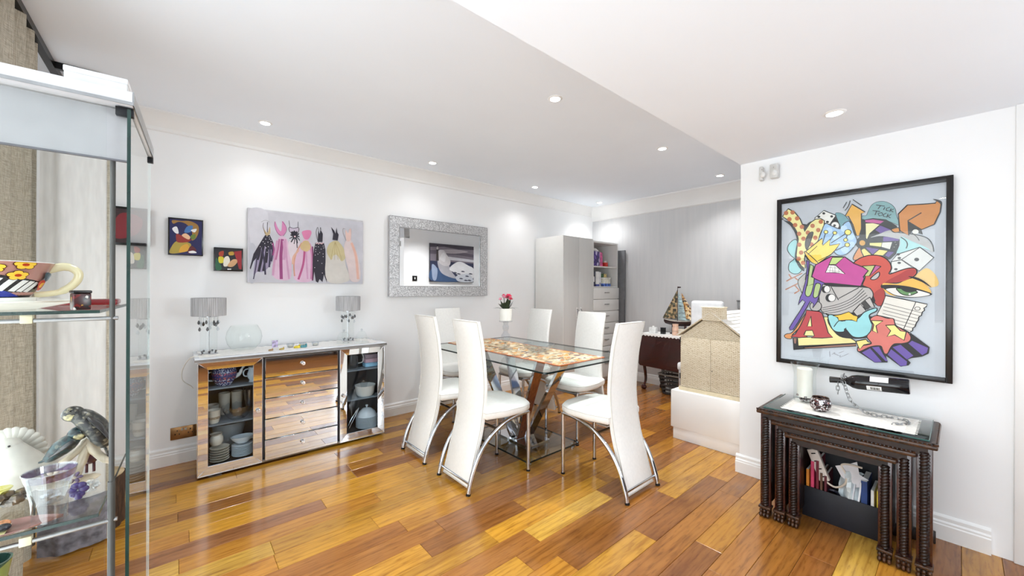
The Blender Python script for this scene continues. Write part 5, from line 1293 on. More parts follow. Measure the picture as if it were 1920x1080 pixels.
# 2 pink
pr.poly(PP, [(450, 400), (540, 400), (600, 520), (620, 700), (600, 960), (370, 920), (400, 600)], True)
for pts, w_, c in (([(500, 420), (480, 650), (485, 960)], .022, MG), ([(430, 440), (400, 650), (372, 910)], .016, PK), ([(540, 420), (560, 700), (590, 960)], .013, PK), ([(520, 440), (530, 600), (520, 700)], .02, PK), ([(460, 420), (440, 560), (410, 700)], .012, (180, 110, 150))): pr.line(c, w_, pts)
pr.poly((206, 130, 176), [(400, 180), (440, 270), (485, 310), (500, 180), (545, 240), (550, 300), (510, 370), (460, 370), (410, 300), (395, 230)], True); pr.line(MG, .003, [(400, 185), (395, 240), (430, 330), (480, 375)]); pr.line(MG, .003, [(495, 180), (548, 250), (550, 320), (510, 378)])
# 3 black bow top
pr.poly((216, 204, 212), [(600, 440), (720, 440), (740, 560), (700, 760), (640, 760), (580, 560)], True)
pr.poly((190, 178, 196), [(595, 260), (650, 275), (715, 265), (720, 310), (690, 345), (620, 335), (590, 300)], True, line=.004, lc=BK)
pr.line(BK, .003, [(588, 170), (600, 260)]); pr.line(BK, .003, [(712, 185), (710, 265)]); pr.poly(BK, [(620, 320), (700, 325), (690, 365), (630, 365)], True)
for a in range(11):
    an = a * 2 * PI / 11; L_ = 78 if math.sin(an) > .2 else 62
    pr.line(BK, .006 if a % 2 else .009, [(668 + 12 * math.cos(an), 385 + 12 * math.sin(an)), (668 + L_ * .6 * math.cos(an) + 5, 385 + L_ * .6 * math.sin(an)), (668 + L_ * math.cos(an), 385 + L_ * 1.3 * math.sin(an))])
pr.line(BK, .006, [(690, 430), (700, 540)]); pr.dot((226, 190, 200), (668, 385), 12)
# 4 pink with gold waist
pr.poly(PP, [(780, 430), (850, 430), (910, 560), (915, 760), (900, 980), (660, 960), (690, 640)], True)
for pts, w_, c in (([(760, 470), (690, 600), (655, 760), (665, 920)], .010, (206, 150, 130)), ([(640, 760), (650, 660), (720, 570)], .014, (214, 168, 146)), ([(800, 560), (780, 760), (715, 965)], .016, (176, 80, 130)), ([(860, 480), (900, 640), (890, 960)], .018, (196, 130, 170)), ([(820, 560), (830, 800), (840, 960)], .012, PK), ([(905, 520), (915, 760), (905, 980)], .010, (110, 30, 84))): pr.line(c, w_, pts)
pr.poly((204, 178, 130), [(780, 450), (850, 450), (880, 540), (820, 590), (740, 540)], True); pr.poly((214, 126, 168), [(800, 420), (770, 360), (765, 320), (820, 300), (880, 305), (890, 350), (850, 420)], True)
# 5 black column
pr.poly(BK, [(945, 470), (1060, 470), (1080, 560), (1082, 780), (1100, 1010), (1060, 900), (1040, 1000), (1000, 960), (980, 1010), (950, 990), (930, 860), (915, 985), (905, 760), (925, 560)])
pr.poly(BK, [(985, 290), (1000, 350), (1020, 300), (1045, 350), (1040, 460), (975, 460)]); pr.line(BK, .003, [(975, 440), (955, 330), (975, 260), (990, 330)]); pr.line(BK, .003, [(1010, 340), (1012, 262), (1025, 300)])
for x in range(958, 1062, 15): pr.dot((226, 190, 196), (x, 478 + 7 * math.sin(x)), 8)
for q in ((952, 520), (985, 525), (1050, 515), (1055, 540), (950, 560), (1022, 556), (948, 588), (1003, 602), (1048, 620), (978, 622), (942, 636), (1050, 657), (977, 712), (1032, 748), (935, 805), (1038, 878)): pr.dot((224, 216, 226), q, 5)
# 6 gold
pr.poly(CR, [(1120, 560), (1330, 560), (1350, 760), (1400, 980), (1100, 980)], True); pr.poly(GD, [(1180, 450), (1250, 450), (1320, 540), (1355, 650), (1300, 720), (1240, 640), (1190, 640), (1160, 700), (1100, 600), (1120, 500)], True)
for x in (1150, 1200, 1250, 1300): pr.line((170, 150, 100), .003, [(1210, 460), ((1210 + x) / 2, 560), (x, 700)])
pr.poly(BK, [(1155, 255), (1200, 310), (1215, 350), (1230, 260), (1240, 330), (1258, 360), (1245, 440), (1175, 430), (1185, 350)])
# 7 peach
pr.poly((216, 200, 200), [(1360, 440), (1430, 440), (1500, 600), (1545, 800), (1540, 980), (1420, 980), (1380, 800), (1330, 560)], True)
pr.line((222, 176, 160), .022, [(1430, 470), (1490, 650), (1520, 960)]); pr.poly(PE, [(1350, 300), (1385, 340), (1400, 290), (1425, 290), (1420, 430), (1365, 440)], True); pr.line((110, 96, 90), .0025, [(1360, 440), (1318, 340), (1318, 280), (1345, 285)])
pr.make('print', p)
# wall mirror
mi = thing('wall_mirror', 'wide wall mirror with a glittering crushed-glass frame', 'mirror', (2.128, YW, 1.552))
ox, oz, ix, iz = .585, .388, .490, .292
for nm, pts in (('frame_rail', [(-ox, oz), (ox, oz), (ix, iz), (-ix, iz)]), ('frame_rail', [(-ox, -oz), (ox, -oz), (ix, -iz), (-ix, -iz)]), ('frame_stile', [(-ox, -oz), (-ix, -iz), (-ix, iz), (-ox, oz)]), ('frame_stile', [(ox, -oz), (ix, -iz), (ix, iz), (ox, oz)])):
    build(nm, MB().prism(pts, -.037, 'y', -.0005), glit, mi)
build('edge_strip', MB().box(-ox - .003, ox + .003, -.040, -.001, oz, oz + .004).box(-ox - .003, ox + .003, -.040, -.001, -oz - .004, -oz).box(-ox - .003, -ox, -.040, -.001, -oz, oz).box(ox, ox + .003, -.040, -.001, -oz, oz), M('bright_mirror_edge', (190, 190, 192), .25, .6), mi)
build('inner_bead', MB().box(-ix, ix, -.040, -.02, iz - .005, iz).box(-ix, ix, -.040, -.02, -iz, -iz + .005).box(-ix, -ix + .005, -.040, -.02, -iz + .005, iz - .005).box(ix - .005, ix, -.040, -.02, -iz + .005, iz - .005), steel, mi)
build('mirror_glass', MB().box(-ix + .004, ix - .004, -.030, -.026, -iz + .004, iz - .004), mirror_m, mi)

# picture, socket switch on the recess wall (seen in the mirror)
p = thing('seascape_canvas', 'canvas of a lighthouse struck by huge waves, seen only in the wall mirror', 'painting', (3.87, YREC, 1.70))
build('panel', MB().box(-.475, .475, .0005, .030, -.345, .345, .002), M('canvas_side', (60, 60, 66), .7), p)
def refl(x, y):
    px, py = 700 + x / 4.5, 380 + y / 4.5
    d = RT * ((px - 960) / FPX) - UP * ((py - 540) / FPX) + FW
    q = CP + d * ((YW - .030) / d.y); d2 = Vector((d.x, -d.y, d.z)); r = q + d2 * ((YREC + .0305 - q.y) / d2.y)
    r.x = min(max(r.x, 3.396), 4.344); r.z = min(max(r.z, 1.356), 2.044); return r
pr = Print(refl, (0, 1, 0))
A_, B_, C_, D_ = (480, 340), (850, 372), (845, 675), (480, 660)
pr.poly((120, 112, 122), [A_, B_, (848, 520), (480, 490)]); pr.poly((62, 56, 68), [A_, B_, (850, 400), (720, 395), (600, 372), (480, 372)], False); pr.poly((88, 80, 92), [(480, 400), (620, 400), (850, 440), (850, 465), (700, 440), (480, 430)])
pr.poly((170, 162, 166), [(560, 400), (680, 395), (800, 415), (700, 430), (600, 425)], True); pr.poly((196, 194, 200), [(600, 450), (850, 485), (850, 505), (610, 480)])
pr.poly((44, 48, 76), [(480, 488), (848, 515), C_, D_]); pr.poly((60, 84, 120), [(490, 560), (600, 560), (700, 640), (700, 668), (490, 655)], True); pr.poly((150, 164, 190), [(495, 520), (540, 560), (530, 650), (500, 640)], True)
pr.poly((176, 174, 180), [(545, 480), (620, 500), (660, 580), (700, 640), (600, 610), (555, 560)], True)
pr.poly((206, 202, 204), [(545, 490), (545, 410), (590, 400), (620, 440), (650, 490), (640, 530), (590, 530)], True); pr.poly((222, 220, 222), [(560, 470), (590, 420), (610, 450), (600, 500)], True)
pr.poly((228, 228, 230), [(640, 560), (690, 510), (740, 500), (800, 530), (845, 560), (840, 640), (760, 660), (700, 600)], True); pr.poly((200, 204, 212), [(700, 620), (800, 600), (842, 650), (830, 670), (720, 665)], True)
for q in ((690, 590), (720, 600), (755, 580), (790, 620), (820, 600), (740, 640), (780, 655), (810, 655)): pr.poly((60, 62, 80), [(q[0] - 16, q[1]), (q[0], q[1] - 5), (q[0] + 18, q[1] + 4), (q[0], q[1] + 6)], True)
pr.poly((60, 54, 56), [(528, 490), (533, 400), (548, 400), (552, 490)]); pr.poly((190, 186, 184), [(533, 395), (536, 365), (546, 365), (549, 395)]); pr.poly((30, 28, 32), [(532, 370), (541, 352), (550, 370)]); pr.line((30, 28, 32), .012, [(530, 398), (552, 398)], False)
pr.make('print', p)
sw = thing('light_switch', 'black metal switch plate on the recess wall, seen in the mirror', 'switch', (3.12, YREC, 1.41))
build('plate', MB().box(-.045, .045, .0005, .008, -.045, .045, .002), black, sw); build('rocker', MB().box(-.01, .01, .008, .012, -.018, .018, .001), paper, sw)

# ================================================================== BIG FRAMED PICTURE
ar = thing('graffiti_picture', 'big black-framed colourful graffiti-style picture with arrows, dice, crown and stars', 'picture', (XR, .393, 1.30))
y0, y1, z0, z1 = .022, .764, .787, 1.818; fw_ = .024
def AB(nm, mb, m): return build(nm, mb, m, ar, world=True)
AB('frame_stile', MB().box(XR - .034, XR - .0005, y0, y0 + fw_, z0, z1, .002), black); AB('frame_stile', MB().box(XR - .034, XR - .0005, y1 - fw_, y1, z0, z1, .002), black)
AB('frame_rail', MB().box(XR - .034, XR - .0005, y0 + fw_, y1 - fw_, z0, z0 + .026, .002), black); AB('frame_rail', MB().box(XR - .034, XR - .0005, y0 + fw_, y1 - fw_, z1 - .03, z1, .002), black)
AB('backing_sheet', MB().box(XR - .022, XR - .001, y0 + fw_ - .001, y1 - fw_ + .001, z0 + .025, z1 - .029), M('blue_grey_paper', (190, 195, 206), .5, var=.03, scale=5))
Q1 = crop(1455, 340, 5.4, 0, XR - .0225); Q2 = crop(1600, 340, 5.4, 0, XR - .0225); Q3 = crop(1455, 520, 5.4, 0, XR - .0225); Q4 = crop(1600, 520, 5.4, 0, XR - .0225)
pr = Print(Q1, (-1, 0, 0)); K = (24, 22, 26); LW = .0042
cyan = (160, 214, 220)
pr.poly(cyan, [(205, 590), (140, 625), (115, 690), (150, 750), (185, 785), (135, 830), (130, 900), (180, 937), (245, 920), (290, 820), (240, 700)], True, LW)
for a, b in (((105, 1010), (265, 930)), ((130, 940), (160, 985)), ((190, 975), (235, 1010))): pr.line((176, 116, 90), .007, [a, b], False)
for a, b in (((95, 125), (225, 60)), ((185, 165), (240, 130)), ((190, 80), (238, 135)), ((105, 40), (160, 5))): pr.line((176, 116, 90), .007, [a, b], False, Q3)
pr.poly((184, 180, 178), [(330, -40), (250, 0), (222, 50), (250, 130), (290, 200), (360, 180)], True, LW, conv=Q3)
# teal domes
pr.poly((126, 166, 172), [(90, 352), (130, 345), (152, 300), (185, 240), (240, 208), (310, 204), (380, 230), (425, 280), (436, 340), (460, 440), (330, 400), (95, 390)], True, .002, conv=Q2)
pr.poly((110, 158, 168), [(600, 335), (640, 318), (690, 340), (730, 380), (760, 430), (690, 470), (640, 460)], True, .002)
# wheel
pr.poly(K, [(95, 390), (200, 372), (330, 385), (440, 450), (472, 560), (465, 650), (430, 740), (375, 790), (290, 800), (60, 780), (85, 600)], False, conv=Q2)
W2 = lambda c, p_, sm=False: pr.poly(c, p_, sm, .0028, conv=Q2)
W2((190, 80, 150), [(118, 392), (200, 382), (312, 402), (272, 432), (122, 415)]); W2((236, 228, 176), [(122, 425), (200, 422), (268, 440), (165, 530), (140, 590), (126, 580)])
W2((104, 78, 152), [(275, 445), (385, 490), (275, 528), (218, 492)]); W2((104, 78, 152), [(300, 562), (400, 552), (466, 560), (462, 604), (300, 612)])
W2((238, 228, 150), [(165, 622), (292, 618), (282, 665), (165, 650)]); W2((230, 228, 222), [(292, 618), (396, 612), (372, 690), (282, 665)]); W2((104, 78, 152), [(118, 662), (262, 684), (195, 742)])
W2((238, 220, 130), [(262, 690), (352, 702), (300, 752), (200, 745)]); W2((238, 220, 130), [(78, 700), (108, 672), (188, 748), (98, 765)]); W2((104, 78, 152), [(352, 708), (418, 714), (360, 770), (318, 752)])
for q in ((420, 615), (430, 640), (408, 665)): W2((230, 230, 228), [(q[0] - 12, q[1]), (q[0] + 12, q[1] - 5), (q[0] + 8, q[1] + 5)])
for k_ in range(5): W2((230, 230, 228), [(325 + 24 * k_, 410 + 9 * k_), (333 + 24 * k_, 413 + 9 * k_), (345 + 24 * k_, 450 + 6 * k_)])
pr.poly((184, 184, 186), [(382, 495), (560, 535), (700, 560), (790, 640), (805, 715), (700, 660), (560, 610), (300, 555), (175, 570), (260, 535)], True, conv=Q2); pr.line(K, LW, [(420, 515), (600, 535), (740, 570), (800, 640), (815, 712)], conv=Q2)
pr.poly((170, 218, 222), [(480, 560), (600, 610), (720, 660), (780, 700), (690, 675), (560, 700), (440, 730), (475, 640)], True, conv=Q2); pr.line(K, LW, [(480, 565), (530, 600), (548, 640), (535, 680)], conv=Q2)
pr.line(K, .0026, [(590, 520), (640, 560), (668, 600)], conv=Q2)
pr.poly((236, 194, 110), [(660, 925), (750, 880), (840, 960), (850, 1060), (660, 1070), (600, 1000)], True, conv=Q2)
pr.dot(K, (90, 625), 66, 62, conv=Q2); pr.poly(K, [(60, 380), (110, 385), (128, 590), (60, 590)], False, conv=Q2); pr.dot((216, 160, 70), (92, 624), 33, 30, .0026, conv=Q2)
pr.poly((214, 140, 80), [(0, 770), (60, 670), (85, 720), (100, 770), (20, 800)], True, LW, conv=Q2)
# orange horn
pr.poly((206, 136, 66), [(385, 488), (455, 470), (478, 505), (420, 518)], True, LW, conv=Q2)
pr.poly((200, 128, 58), [(455, 332), (548, 240), (700, 232), (830, 222), (852, 190), (892, 226), (880, 310), (820, 436), (690, 490), (552, 402), (562, 548), (470, 500)], False, .0055, conv=Q2)
pr.poly(K, [(552, 402), (690, 490), (704, 540), (664, 528), (640, 500), (600, 500), (580, 530), (562, 540)], False, conv=Q2); pr.dot((226, 226, 222), (630, 510), 32, 24, conv=Q2); pr.line(K, .005, [(552, 400), (690, 318)], False, Q2); pr.poly(K, [(805, 182), (850, 186), (898, 215), (880, 320), (884, 240), (850, 205)], True, conv=Q2)
# writing
for st in ([(232, 240), (318, 252)], [(275, 247), (250, 282)], [(320, 262), (306, 290)], [(372, 262), (335, 275), (335, 296), (362, 300)], [(384, 275), (368, 308)], [(410, 280), (378, 296), (404, 312)],
           [(196, 296), (272, 306)], [(236, 302), (220, 342)], [(290, 316), (252, 326), (262, 350), (300, 342), (290, 318)], [(336, 322), (308, 336), (306, 356), (332, 358)], [(352, 330), (338, 366)], [(384, 336), (350, 352), (376, 372)]): pr.line(K, .0035, st, False, Q2)
# first die
pr.poly(K, [(608, 345), (662, 480), (545, 480), (520, 420), (540, 435)]); pr.poly((232, 230, 228), [(486, 296), (608, 345), (545, 436), (440, 410), (392, 374)], False, LW)
for q in ((485, 325), (565, 356), (435, 360), (522, 412)): pr.dot(K, q, 15, 12)
pr.dot((232, 230, 228), (600, 448), 44, 40, LW); pr.dot(K, (594, 448), 14, 12)
# dice pair
pr.poly((226, 226, 224), [(445, 740), (672, 668), (490, 792), (385, 812)], False, LW, conv=Q2); pr.poly((226, 226, 224), [(385, 815), (488, 795), (620, 890), (380, 930)], False, LW, conv=Q2); pr.poly((222, 222, 222), [(676, 668), (816, 772), (668, 908), (490, 792)], False, LW, conv=Q2)
for q in ((642, 792),): pr.dot(K, q, 25, 18, conv=Q2)
for q in ((455, 740), (466, 777), (465, 826), (432, 890)): pr.dot(K, q, 18, 12, conv=Q2)
# polka-dot letter with black shadow
let = [(125, 278), (190, 312), (245, 380), (275, 450), (290, 510), (350, 420), (400, 385), (455, 378), (492, 400), (488, 450), (455, 520), (430, 600), (385, 660), (330, 700), (300, 720), (290, 790), (300, 880), (262, 862), (228, 810), (206, 750), (215, 670), (228, 590), (212, 510), (165, 430), (110, 385), (68, 356)]
pr.poly(K, [(x - 14, y + 24) for x, y in let[9:]] + [(80, 380), (100, 400)], True); pr.poly(K, [(290, 500), (320, 430), (370, 405), (360, 440)], True)
pr.poly((236, 226, 158), let, False, .005)
for q in ((104, 322), (170, 316), (138, 384), (216, 376), (196, 444), (264, 462), (236, 532), (280, 582), (238, 642), (256, 722), (232, 784), (325, 520), (372, 452), (430, 494), (456, 410), (400, 572), (362, 640), (276, 826)): pr.dot((188, 108, 66), q, 23, 22)
pr.poly((70, 66, 66), [(345, 522), (378, 520), (356, 600), (335, 660), (312, 692), (298, 640), (312, 570)], True, LW)
# bubbles
pr.poly((150, 186, 222), [(500, 430), (570, 455), (655, 482), (690, 430), (748, 410), (790, 520), (822, 600), (800, 650), (720, 735), (632, 748), (560, 690), (470, 650), (430, 610), (460, 520)], True, LW)
for q, r in (((540, 500), 34), ((610, 560), 36), (((690, 480)), 34), ((760, 560), 36), ((700, 690), 40), ((640, 640), 30), ((770, 640), 30)): pr.dot((180, 208, 236), q, r); 
# arrow
pr.poly((214, 162, 64), [(772, 232), (904, 312), (866, 326), (868, 480), (846, 550), (815, 552), (780, 440), (735, 355), (702, 352)], False, .005)
for st in ([(682, 272), (718, 210)], [(700, 298), (735, 250), (752, 196)], [(780, 186), (872, 250)]): pr.line(K, .004, st)
# crown
pr.poly((240, 208, 84), [(290, 722), (470, 575), (476, 650), (550, 585), (545, 650), (650, 632), (600, 700), (560, 740), (420, 838), (320, 790)], False, .005); pr.poly((236, 190, 60), [(290, 722), (315, 722), (430, 828), (415, 842), (350, 810)], True, LW)
for a, b in (((470, 640), (505, 518)), ((548, 600), (598, 524)), ((560, 625), (724, 520)), ((728, 530), (706, 594)), ((610, 700), (722, 645))): pr.line(K, .0045, [a, b], False)
for q, r in (((508, 514), 20), ((598, 523), 20), ((730, 517), 33), ((707, 594), 20), ((724, 644), 24)): pr.dot((240, 224, 120), q, r, r * .85, .0035)
pr.line(K, .003, [(325, 742), (420, 655)], False); pr.line(K, .003, [(425, 808), (560, 742)], False)
# red loop
pr.poly((200, 84, 72), [(5, 835), (50, 790), (130, 757), (220, 748), (300, 765), (365, 815), (388, 880), (365, 938), (470, 905), (560, 880), (630, 884), (642, 930), (600, 972), (520, 1010), (430, 1030), (330, 1030), (285, 1060), (310, 1110), (326, 1190), (300, 1255), (245, 1255), (205, 1210), (190, 1130), (150, 1080), (95, 1050), (120, 960), (40, 900)], True, .005, conv=Q2)
pr.poly((172, 60, 60), [(470, 940), (560, 890), (630, 900), (600, 960), (450, 1020), (330, 1020)], True, conv=Q2); pr.poly((170, 58, 52), [(200, 1150), (300, 1080), (320, 1190), (290, 1250), (240, 1250)], True, conv=Q2)
pr.poly((190, 202, 130), [(95, 858), (222, 850), (165, 958), (120, 960)], False, LW, conv=Q2); pr.poly((186, 90, 150), [(225, 850), (282, 862), (175, 955)], False, LW, conv=Q2); pr.poly((186, 186, 186), [(178, 982), (255, 920), (266, 950), (240, 985), (202, 996)], True, LW, conv=Q2)
# grey half drum
pr.poly(K, [(455, 55), (870, 75), (960, 110), (1010, 240), (960, 300), (830, 385), (520, 385), (455, 330)], False, conv=Q3)
pr.poly((184, 182, 180), [(445, 70), (560, 90), (880, 100), (960, 120), (985, 190), (920, 270), (800, 350), (640, 380), (520, 372), (462, 335), (440, 220)], True, LW, conv=Q3)
for d_ in (0, 26, 52, 78): pr.line(K, .003, [(470, 310 + d_ * .75), (640, 270 + d_ * .95), (780, 205 + d_ * 1.05), (880 + d_ * .6, 110 + d_ * .9)], conv=Q3)
pr.line(K, LW, [(560, 95), (635, 230)], False, Q3); pr.line(K, LW, [(635, 215), (840, 105)], False, Q3)
pr.dot(K, (498, 122), 34, 36, conv=Q3); pr.dot((228, 228, 226), (520, 120), 32, 36, .003, conv=Q3); pr.dot(K, (545, 208), 42, 42, conv=Q3); pr.dot((228, 228, 226), (568, 208), 38, 38, .003, conv=Q3)
pr.dot((176, 174, 172), (405, 292), 60, 52, LW, conv=Q3)
pr.poly((186, 184, 182), [(0, 345), (72, 268), (140, 350), (40, 390)], False, LW, conv=Q4); pr.poly((60, 58, 58), [(75, 262), (112, 232), (180, 300), (145, 330)], False, conv=Q4); pr.poly((186, 184, 182), [(118, 232), (170, 200), (218, 300), (180, 305)], False, LW, conv=Q4)
# magenta letter
pr.poly((190, 74, 150), [(402, 848), (560, 760), (700, 766), (792, 832), (886, 870), (936, 905), (886, 968), (896, 985), (858, 1062), (560, 1032), (386, 1030), (392, 982), (362, 970), (390, 890)], False, .005)
pr.poly((186, 208, 130), [(572, 770), (692, 768), (610, 842), (540, 842)], False, LW); pr.poly((232, 232, 230), [(540, 846), (606, 850), (702, 938), (600, 925), (504, 924)], False, LW)
for a, b in (((530, 870), (640, 880)), ((520, 900), (680, 920)), ((560, 850), (545, 925)), ((600, 850), (600, 925)), ((575, 880), (580, 925)), ((640, 885), (640, 930))): pr.line((90, 90, 90), .0014, [a, b], False)
# purple fork with green panels
pr.poly((106, 84, 166), [(310, 800), (340, 815), (330, 930), (310, 1000), (300, 1000), (318, 880)], False, LW)
pr.poly((106, 84, 166), [(318, -20), (500, 60), (478, 70), (440, 190), (420, 250), (375, 310), (385, 270), (350, 240), (318, 300), (270, 380), (230, 450), (178, 528), (145, 535), (138, 510), (180, 440), (240, 350), (300, 250), (270, 225), (228, 280), (250, 200), (270, 160)], False, LW, conv=Q3)
pr.poly((172, 196, 134), [(336, -20), (386, 10), (386, 60), (368, 140), (345, 188), (312, 190), (300, 150), (320, 60)], True, LW, conv=Q3); pr.poly((172, 196, 134), [(406, 68), (455, 74), (440, 150), (425, 195), (390, 206), (382, 170)], True, LW, conv=Q3)
pr.poly((172, 196, 134), [(350, 840), (385, 860), (362, 970), (390, 980), (384, 1040), (320, 1060), (335, 930)], False, LW)
# book, A and its shadow
pr.poly(K, [(172, 610), (232, 615), (236, 690), (815, 660), (812, 690), (180, 734)], False, conv=Q3); pr.poly((150, 110, 96), [(278, 708), (500, 690), (812, 670), (812, 694), (500, 712), (300, 720)], False, LW, conv=Q3); pr.poly((150, 110, 96), [(182, 615), (212, 618), (205, 670), (190, 668)], False, conv=Q3)
pr.poly((236, 226, 158), [(480, 400), (530, 400), (600, 520), (800, 640), (812, 664), (500, 682), (232, 692), (225, 610), (480, 600)], False, LW, conv=Q3)
pr.poly((214, 146, 88), [(306, 360), (322, 366), (290, 430), (240, 510), (170, 580), (160, 618), (110, 616), (88, 592), (110, 572), (180, 545)], True, LW, conv=Q3)
pr.poly((184, 66, 72), [(312, 332), (440, 344), (470, 362), (500, 450), (532, 560), (578, 606), (470, 614), (360, 610), (392, 592), (372, 535), (306, 540), (286, 578), (325, 602), (240, 610), (152, 600), (200, 572), (250, 490), (302, 380)], False, .005, conv=Q3)
pr.poly((236, 226, 158), [(357, 392), (366, 496), (320, 494)], False, LW, conv=Q3); pr.poly((236, 226, 158), [(306, 540), (372, 535), (392, 592), (290, 588)], False, LW, conv=Q3)
# cloud and burst
pr.poly(K, [(540, 400), (1010, 400), (1060, 500), (960, 600), (780, 620), (620, 580)], True, conv=Q3)
pr.poly((150, 214, 220), [(530, 388), (600, 385), (660, 440), (720, 430), (800, 430), (850, 400), (900, 350), (1010, 310), (1020, 340), (950, 380), (960, 440), (985, 500), (960, 560), (880, 605), (780, 598), (705, 520), (690, 550), (610, 548), (560, 500)], True, .005, conv=Q3)
pr.poly((240, 196, 66), [(580, 388), (660, 375), (740, 348), (790, 382), (832, 396), (820, 448), (770, 430), (710, 432), (640, 440), (628, 405)], False, LW, conv=Q3); pr.line(K, LW, [(705, 440), (640, 440), (590, 500)], conv=Q3); pr.line(K, LW, [(710, 510), (720, 560), (780, 596)], conv=Q3)
# ruled paper
pr.poly((226, 224, 216), [(330, 185), (540, 228), (750, 272), (736, 300), (716, 310), (722, 335), (700, 350), (690, 385), (664, 400), (662, 430), (640, 460), (625, 500), (604, 512), (600, 540), (570, 556), (500, 520), (430, 490), (412, 420), (240, 380), (300, 265)], False, LW, conv=Q4)
for k_ in range(7): pr.line(K, .0022, [(315 - 6 * k_ + (70 if k_ > 3 else 0), 262 + 34 * k_ + (16 if k_ > 3 else 0)), (706 - 20 * k_, 362 + 30 * k_)], False, Q4)
pr.line(K, .003, [(634, 250), (512, 520)], False, Q4); pr.dot((226, 224, 216), (650, 316), 28, 18, .0026, conv=Q4)
# eye
pr.poly((236, 186, 88), [(300, 62), (440, 66), (520, 35), (605, 12), (700, 50), (790, 160), (640, 200), (430, 190), (330, 150)], True, conv=Q4); pr.poly(K, [(560, -10), (640, 0), (720, 40), (792, 104), (700, 50), (610, 14)], True, conv=Q4)
pr.poly(K, [(286, 86), (330, 76), (440, 78), (560, 92), (680, 122), (800, 170), (690, 198), (560, 204), (430, 188), (330, 130)], True, conv=Q4)
pr.poly((228, 228, 224), [(335, 118), (450, 108), (600, 122), (700, 144), (778, 172), (690, 194), (570, 198), (440, 182), (370, 150)], True, conv=Q4); pr.poly((96, 142, 88), [(448, 108), (640, 142), (620, 168), (560, 184), (500, 172), (462, 146)], True, LW, conv=Q4); pr.poly(K, [(480, 100), (640, 128), (600, 148), (545, 150), (500, 130)], True, conv=Q4); pr.dot((240, 240, 236), (572, 170), 12, 9, conv=Q4)
# purple comet tails with black stripes
pr.poly(K, [(40, 745), (180, 690), (560, 600), (580, 560), (775, 705), (765, 770), (700, 800), (590, 815), (550, 830), (582, 862), (560, 890), (480, 902), (330, 790), (350, 860), (220, 862)], False, conv=Q4)
for pg in ([(90, 760), (172, 716), (290, 852), (222, 858)], [(190, 706), (262, 700), (300, 772), (352, 846), (330, 846)], [(350, 780), (385, 725), (545, 850), (540, 888), (480, 896)], [(400, 705), (480, 680), (610, 790), (560, 820), (545, 830)], [(560, 668), (595, 640), (758, 712), (745, 760), (700, 786)]): pr.poly((104, 82, 164), pg, False, conv=Q4)
pr.poly((216, 120, 110), [(240, 385), (340, 412), (408, 420), (430, 480), (500, 528), (560, 560), (586, 610), (565, 650), (500, 668), (420, 672), (380, 710), (350, 768), (318, 770), (298, 730), (275, 692), (180, 700), (60, 750), (55, 700), (150, 680), (185, 662), (140, 600), (180, 540), (195, 470), (175, 420)], True, LW, conv=Q4)
for pg in ([(186, 436), (302, 440), (232, 490), (248, 562), (196, 540), (210, 480)], [(330, 485), (420, 480), (480, 540), (538, 552), (516, 636), (420, 580), (345, 598), (380, 540)], [(30, 645), (130, 625), (150, 650), (186, 666), (110, 682), (66, 728)]): pr.poly((240, 226, 140), pg, False, .0045, conv=Q4)
for st in ([(545, 745), (550, 800)], [(570, 780), (600, 760)], [(590, 770), (640, 790)], [(640, 765), (690, 745)], [(655, 785), (655, 805), (740, 770)]): pr.line((130, 130, 140), .0018, st, True, Q3)
pr.make('print', ar)
AB('front_glass', MB().box(XR - .029, XR - .0275, y0 + fw_ + .0005, y1 - fw_ - .0005, z0 + .0265, z1 - .0305), clear)
# twin alarm sensor up in the corner
se = thing('alarm_sensor', 'pair of white alarm sensors high on the corner of the picture wall', 'sensor', (XR, .805, 2.005))
for yy, a in ((-.005, -.25), (.040, .35)):
    u = build('sensor_body', MB().box(-.045, -.002, -.045 if yy < 0 else -.022, .0, -.045, .045, .006, mat=Matrix.Translation((0, yy + (.0 if yy < 0 else .022), 0)) @ Matrix.Rotation(a * .3, 4, 'Z')), M('ivory_sensor_plastic', (206, 206, 204), .4), se)
    build('lens', MB().ball((-.044, yy - (.024 if yy < 0 else .004), -.012), .008, .015, .020, 12, 8), M('milky_lens', (222, 222, 220), .3), se)
    build('led', MB().ball((-.046, yy - (.02 if yy < 0 else .0), .022), .002, u=8, v=6), black, se)

# ================================================================== GLASS DISPLAY CABINET
CA = -0.0367
cab = thing('display_cabinet', 'tall glass display cabinet with a white top, nearest the viewer on the left', 'cabinet', (-0.0706, 1.078, 0), CA)
CW, CD, CHT = .43, .38, 1.604
def KB(nm, mb, m, par=cab): return build(nm, mb, m, par)
KB('base_board', MB().box(-CW, 0, 0, CD, 0, .035, .002), white_lam)
KB('top_plate', MB().box(-CW - .012, .004, -.012, CD + .012, CHT + .001, CHT + .028, .002), M('cabinet_top', (196, 196, 199), .4, var=.01))
KB('plate_edge_strip', MB().box(-CW - .013, .005, -.0135, -.012, CHT + .001, CHT + .007).box(.004, .0055, -.012, CD + .012, CHT + .001, CHT + .028), steel)
KB('header_panel', MB().box(-CW + .01, -.004, .018, .024, 1.502, CHT - .002), M('satin_silver_panel', (150, 150, 152), .4, .1, var=.02))
KB('header_lip', MB().box(-CW + .01, -.004, .016, .025, 1.499, 1.502), M('header_dark_line', (90, 90, 96), .4), cab)
for nm, b in (('side_pane', (-.005, 0, .001, CD)), ('side_pane', (-CW, -CW + .005, .001, CD)), ('back_pane', (-CW + .006, -.006, CD - .005, CD)), ('front_pane', (-CW + .006, -.034, .0, .004))):
    KB(nm, MB().box(b[0], b[1], b[2], b[3], .036, CHT - .001), front_m if nm in ('front_pane', 'back_pane') else pane_m)
KB('pane_edge', MB().box(-.0052, .0002, -.0015, .001, .036, CHT - .004), glass_edge)
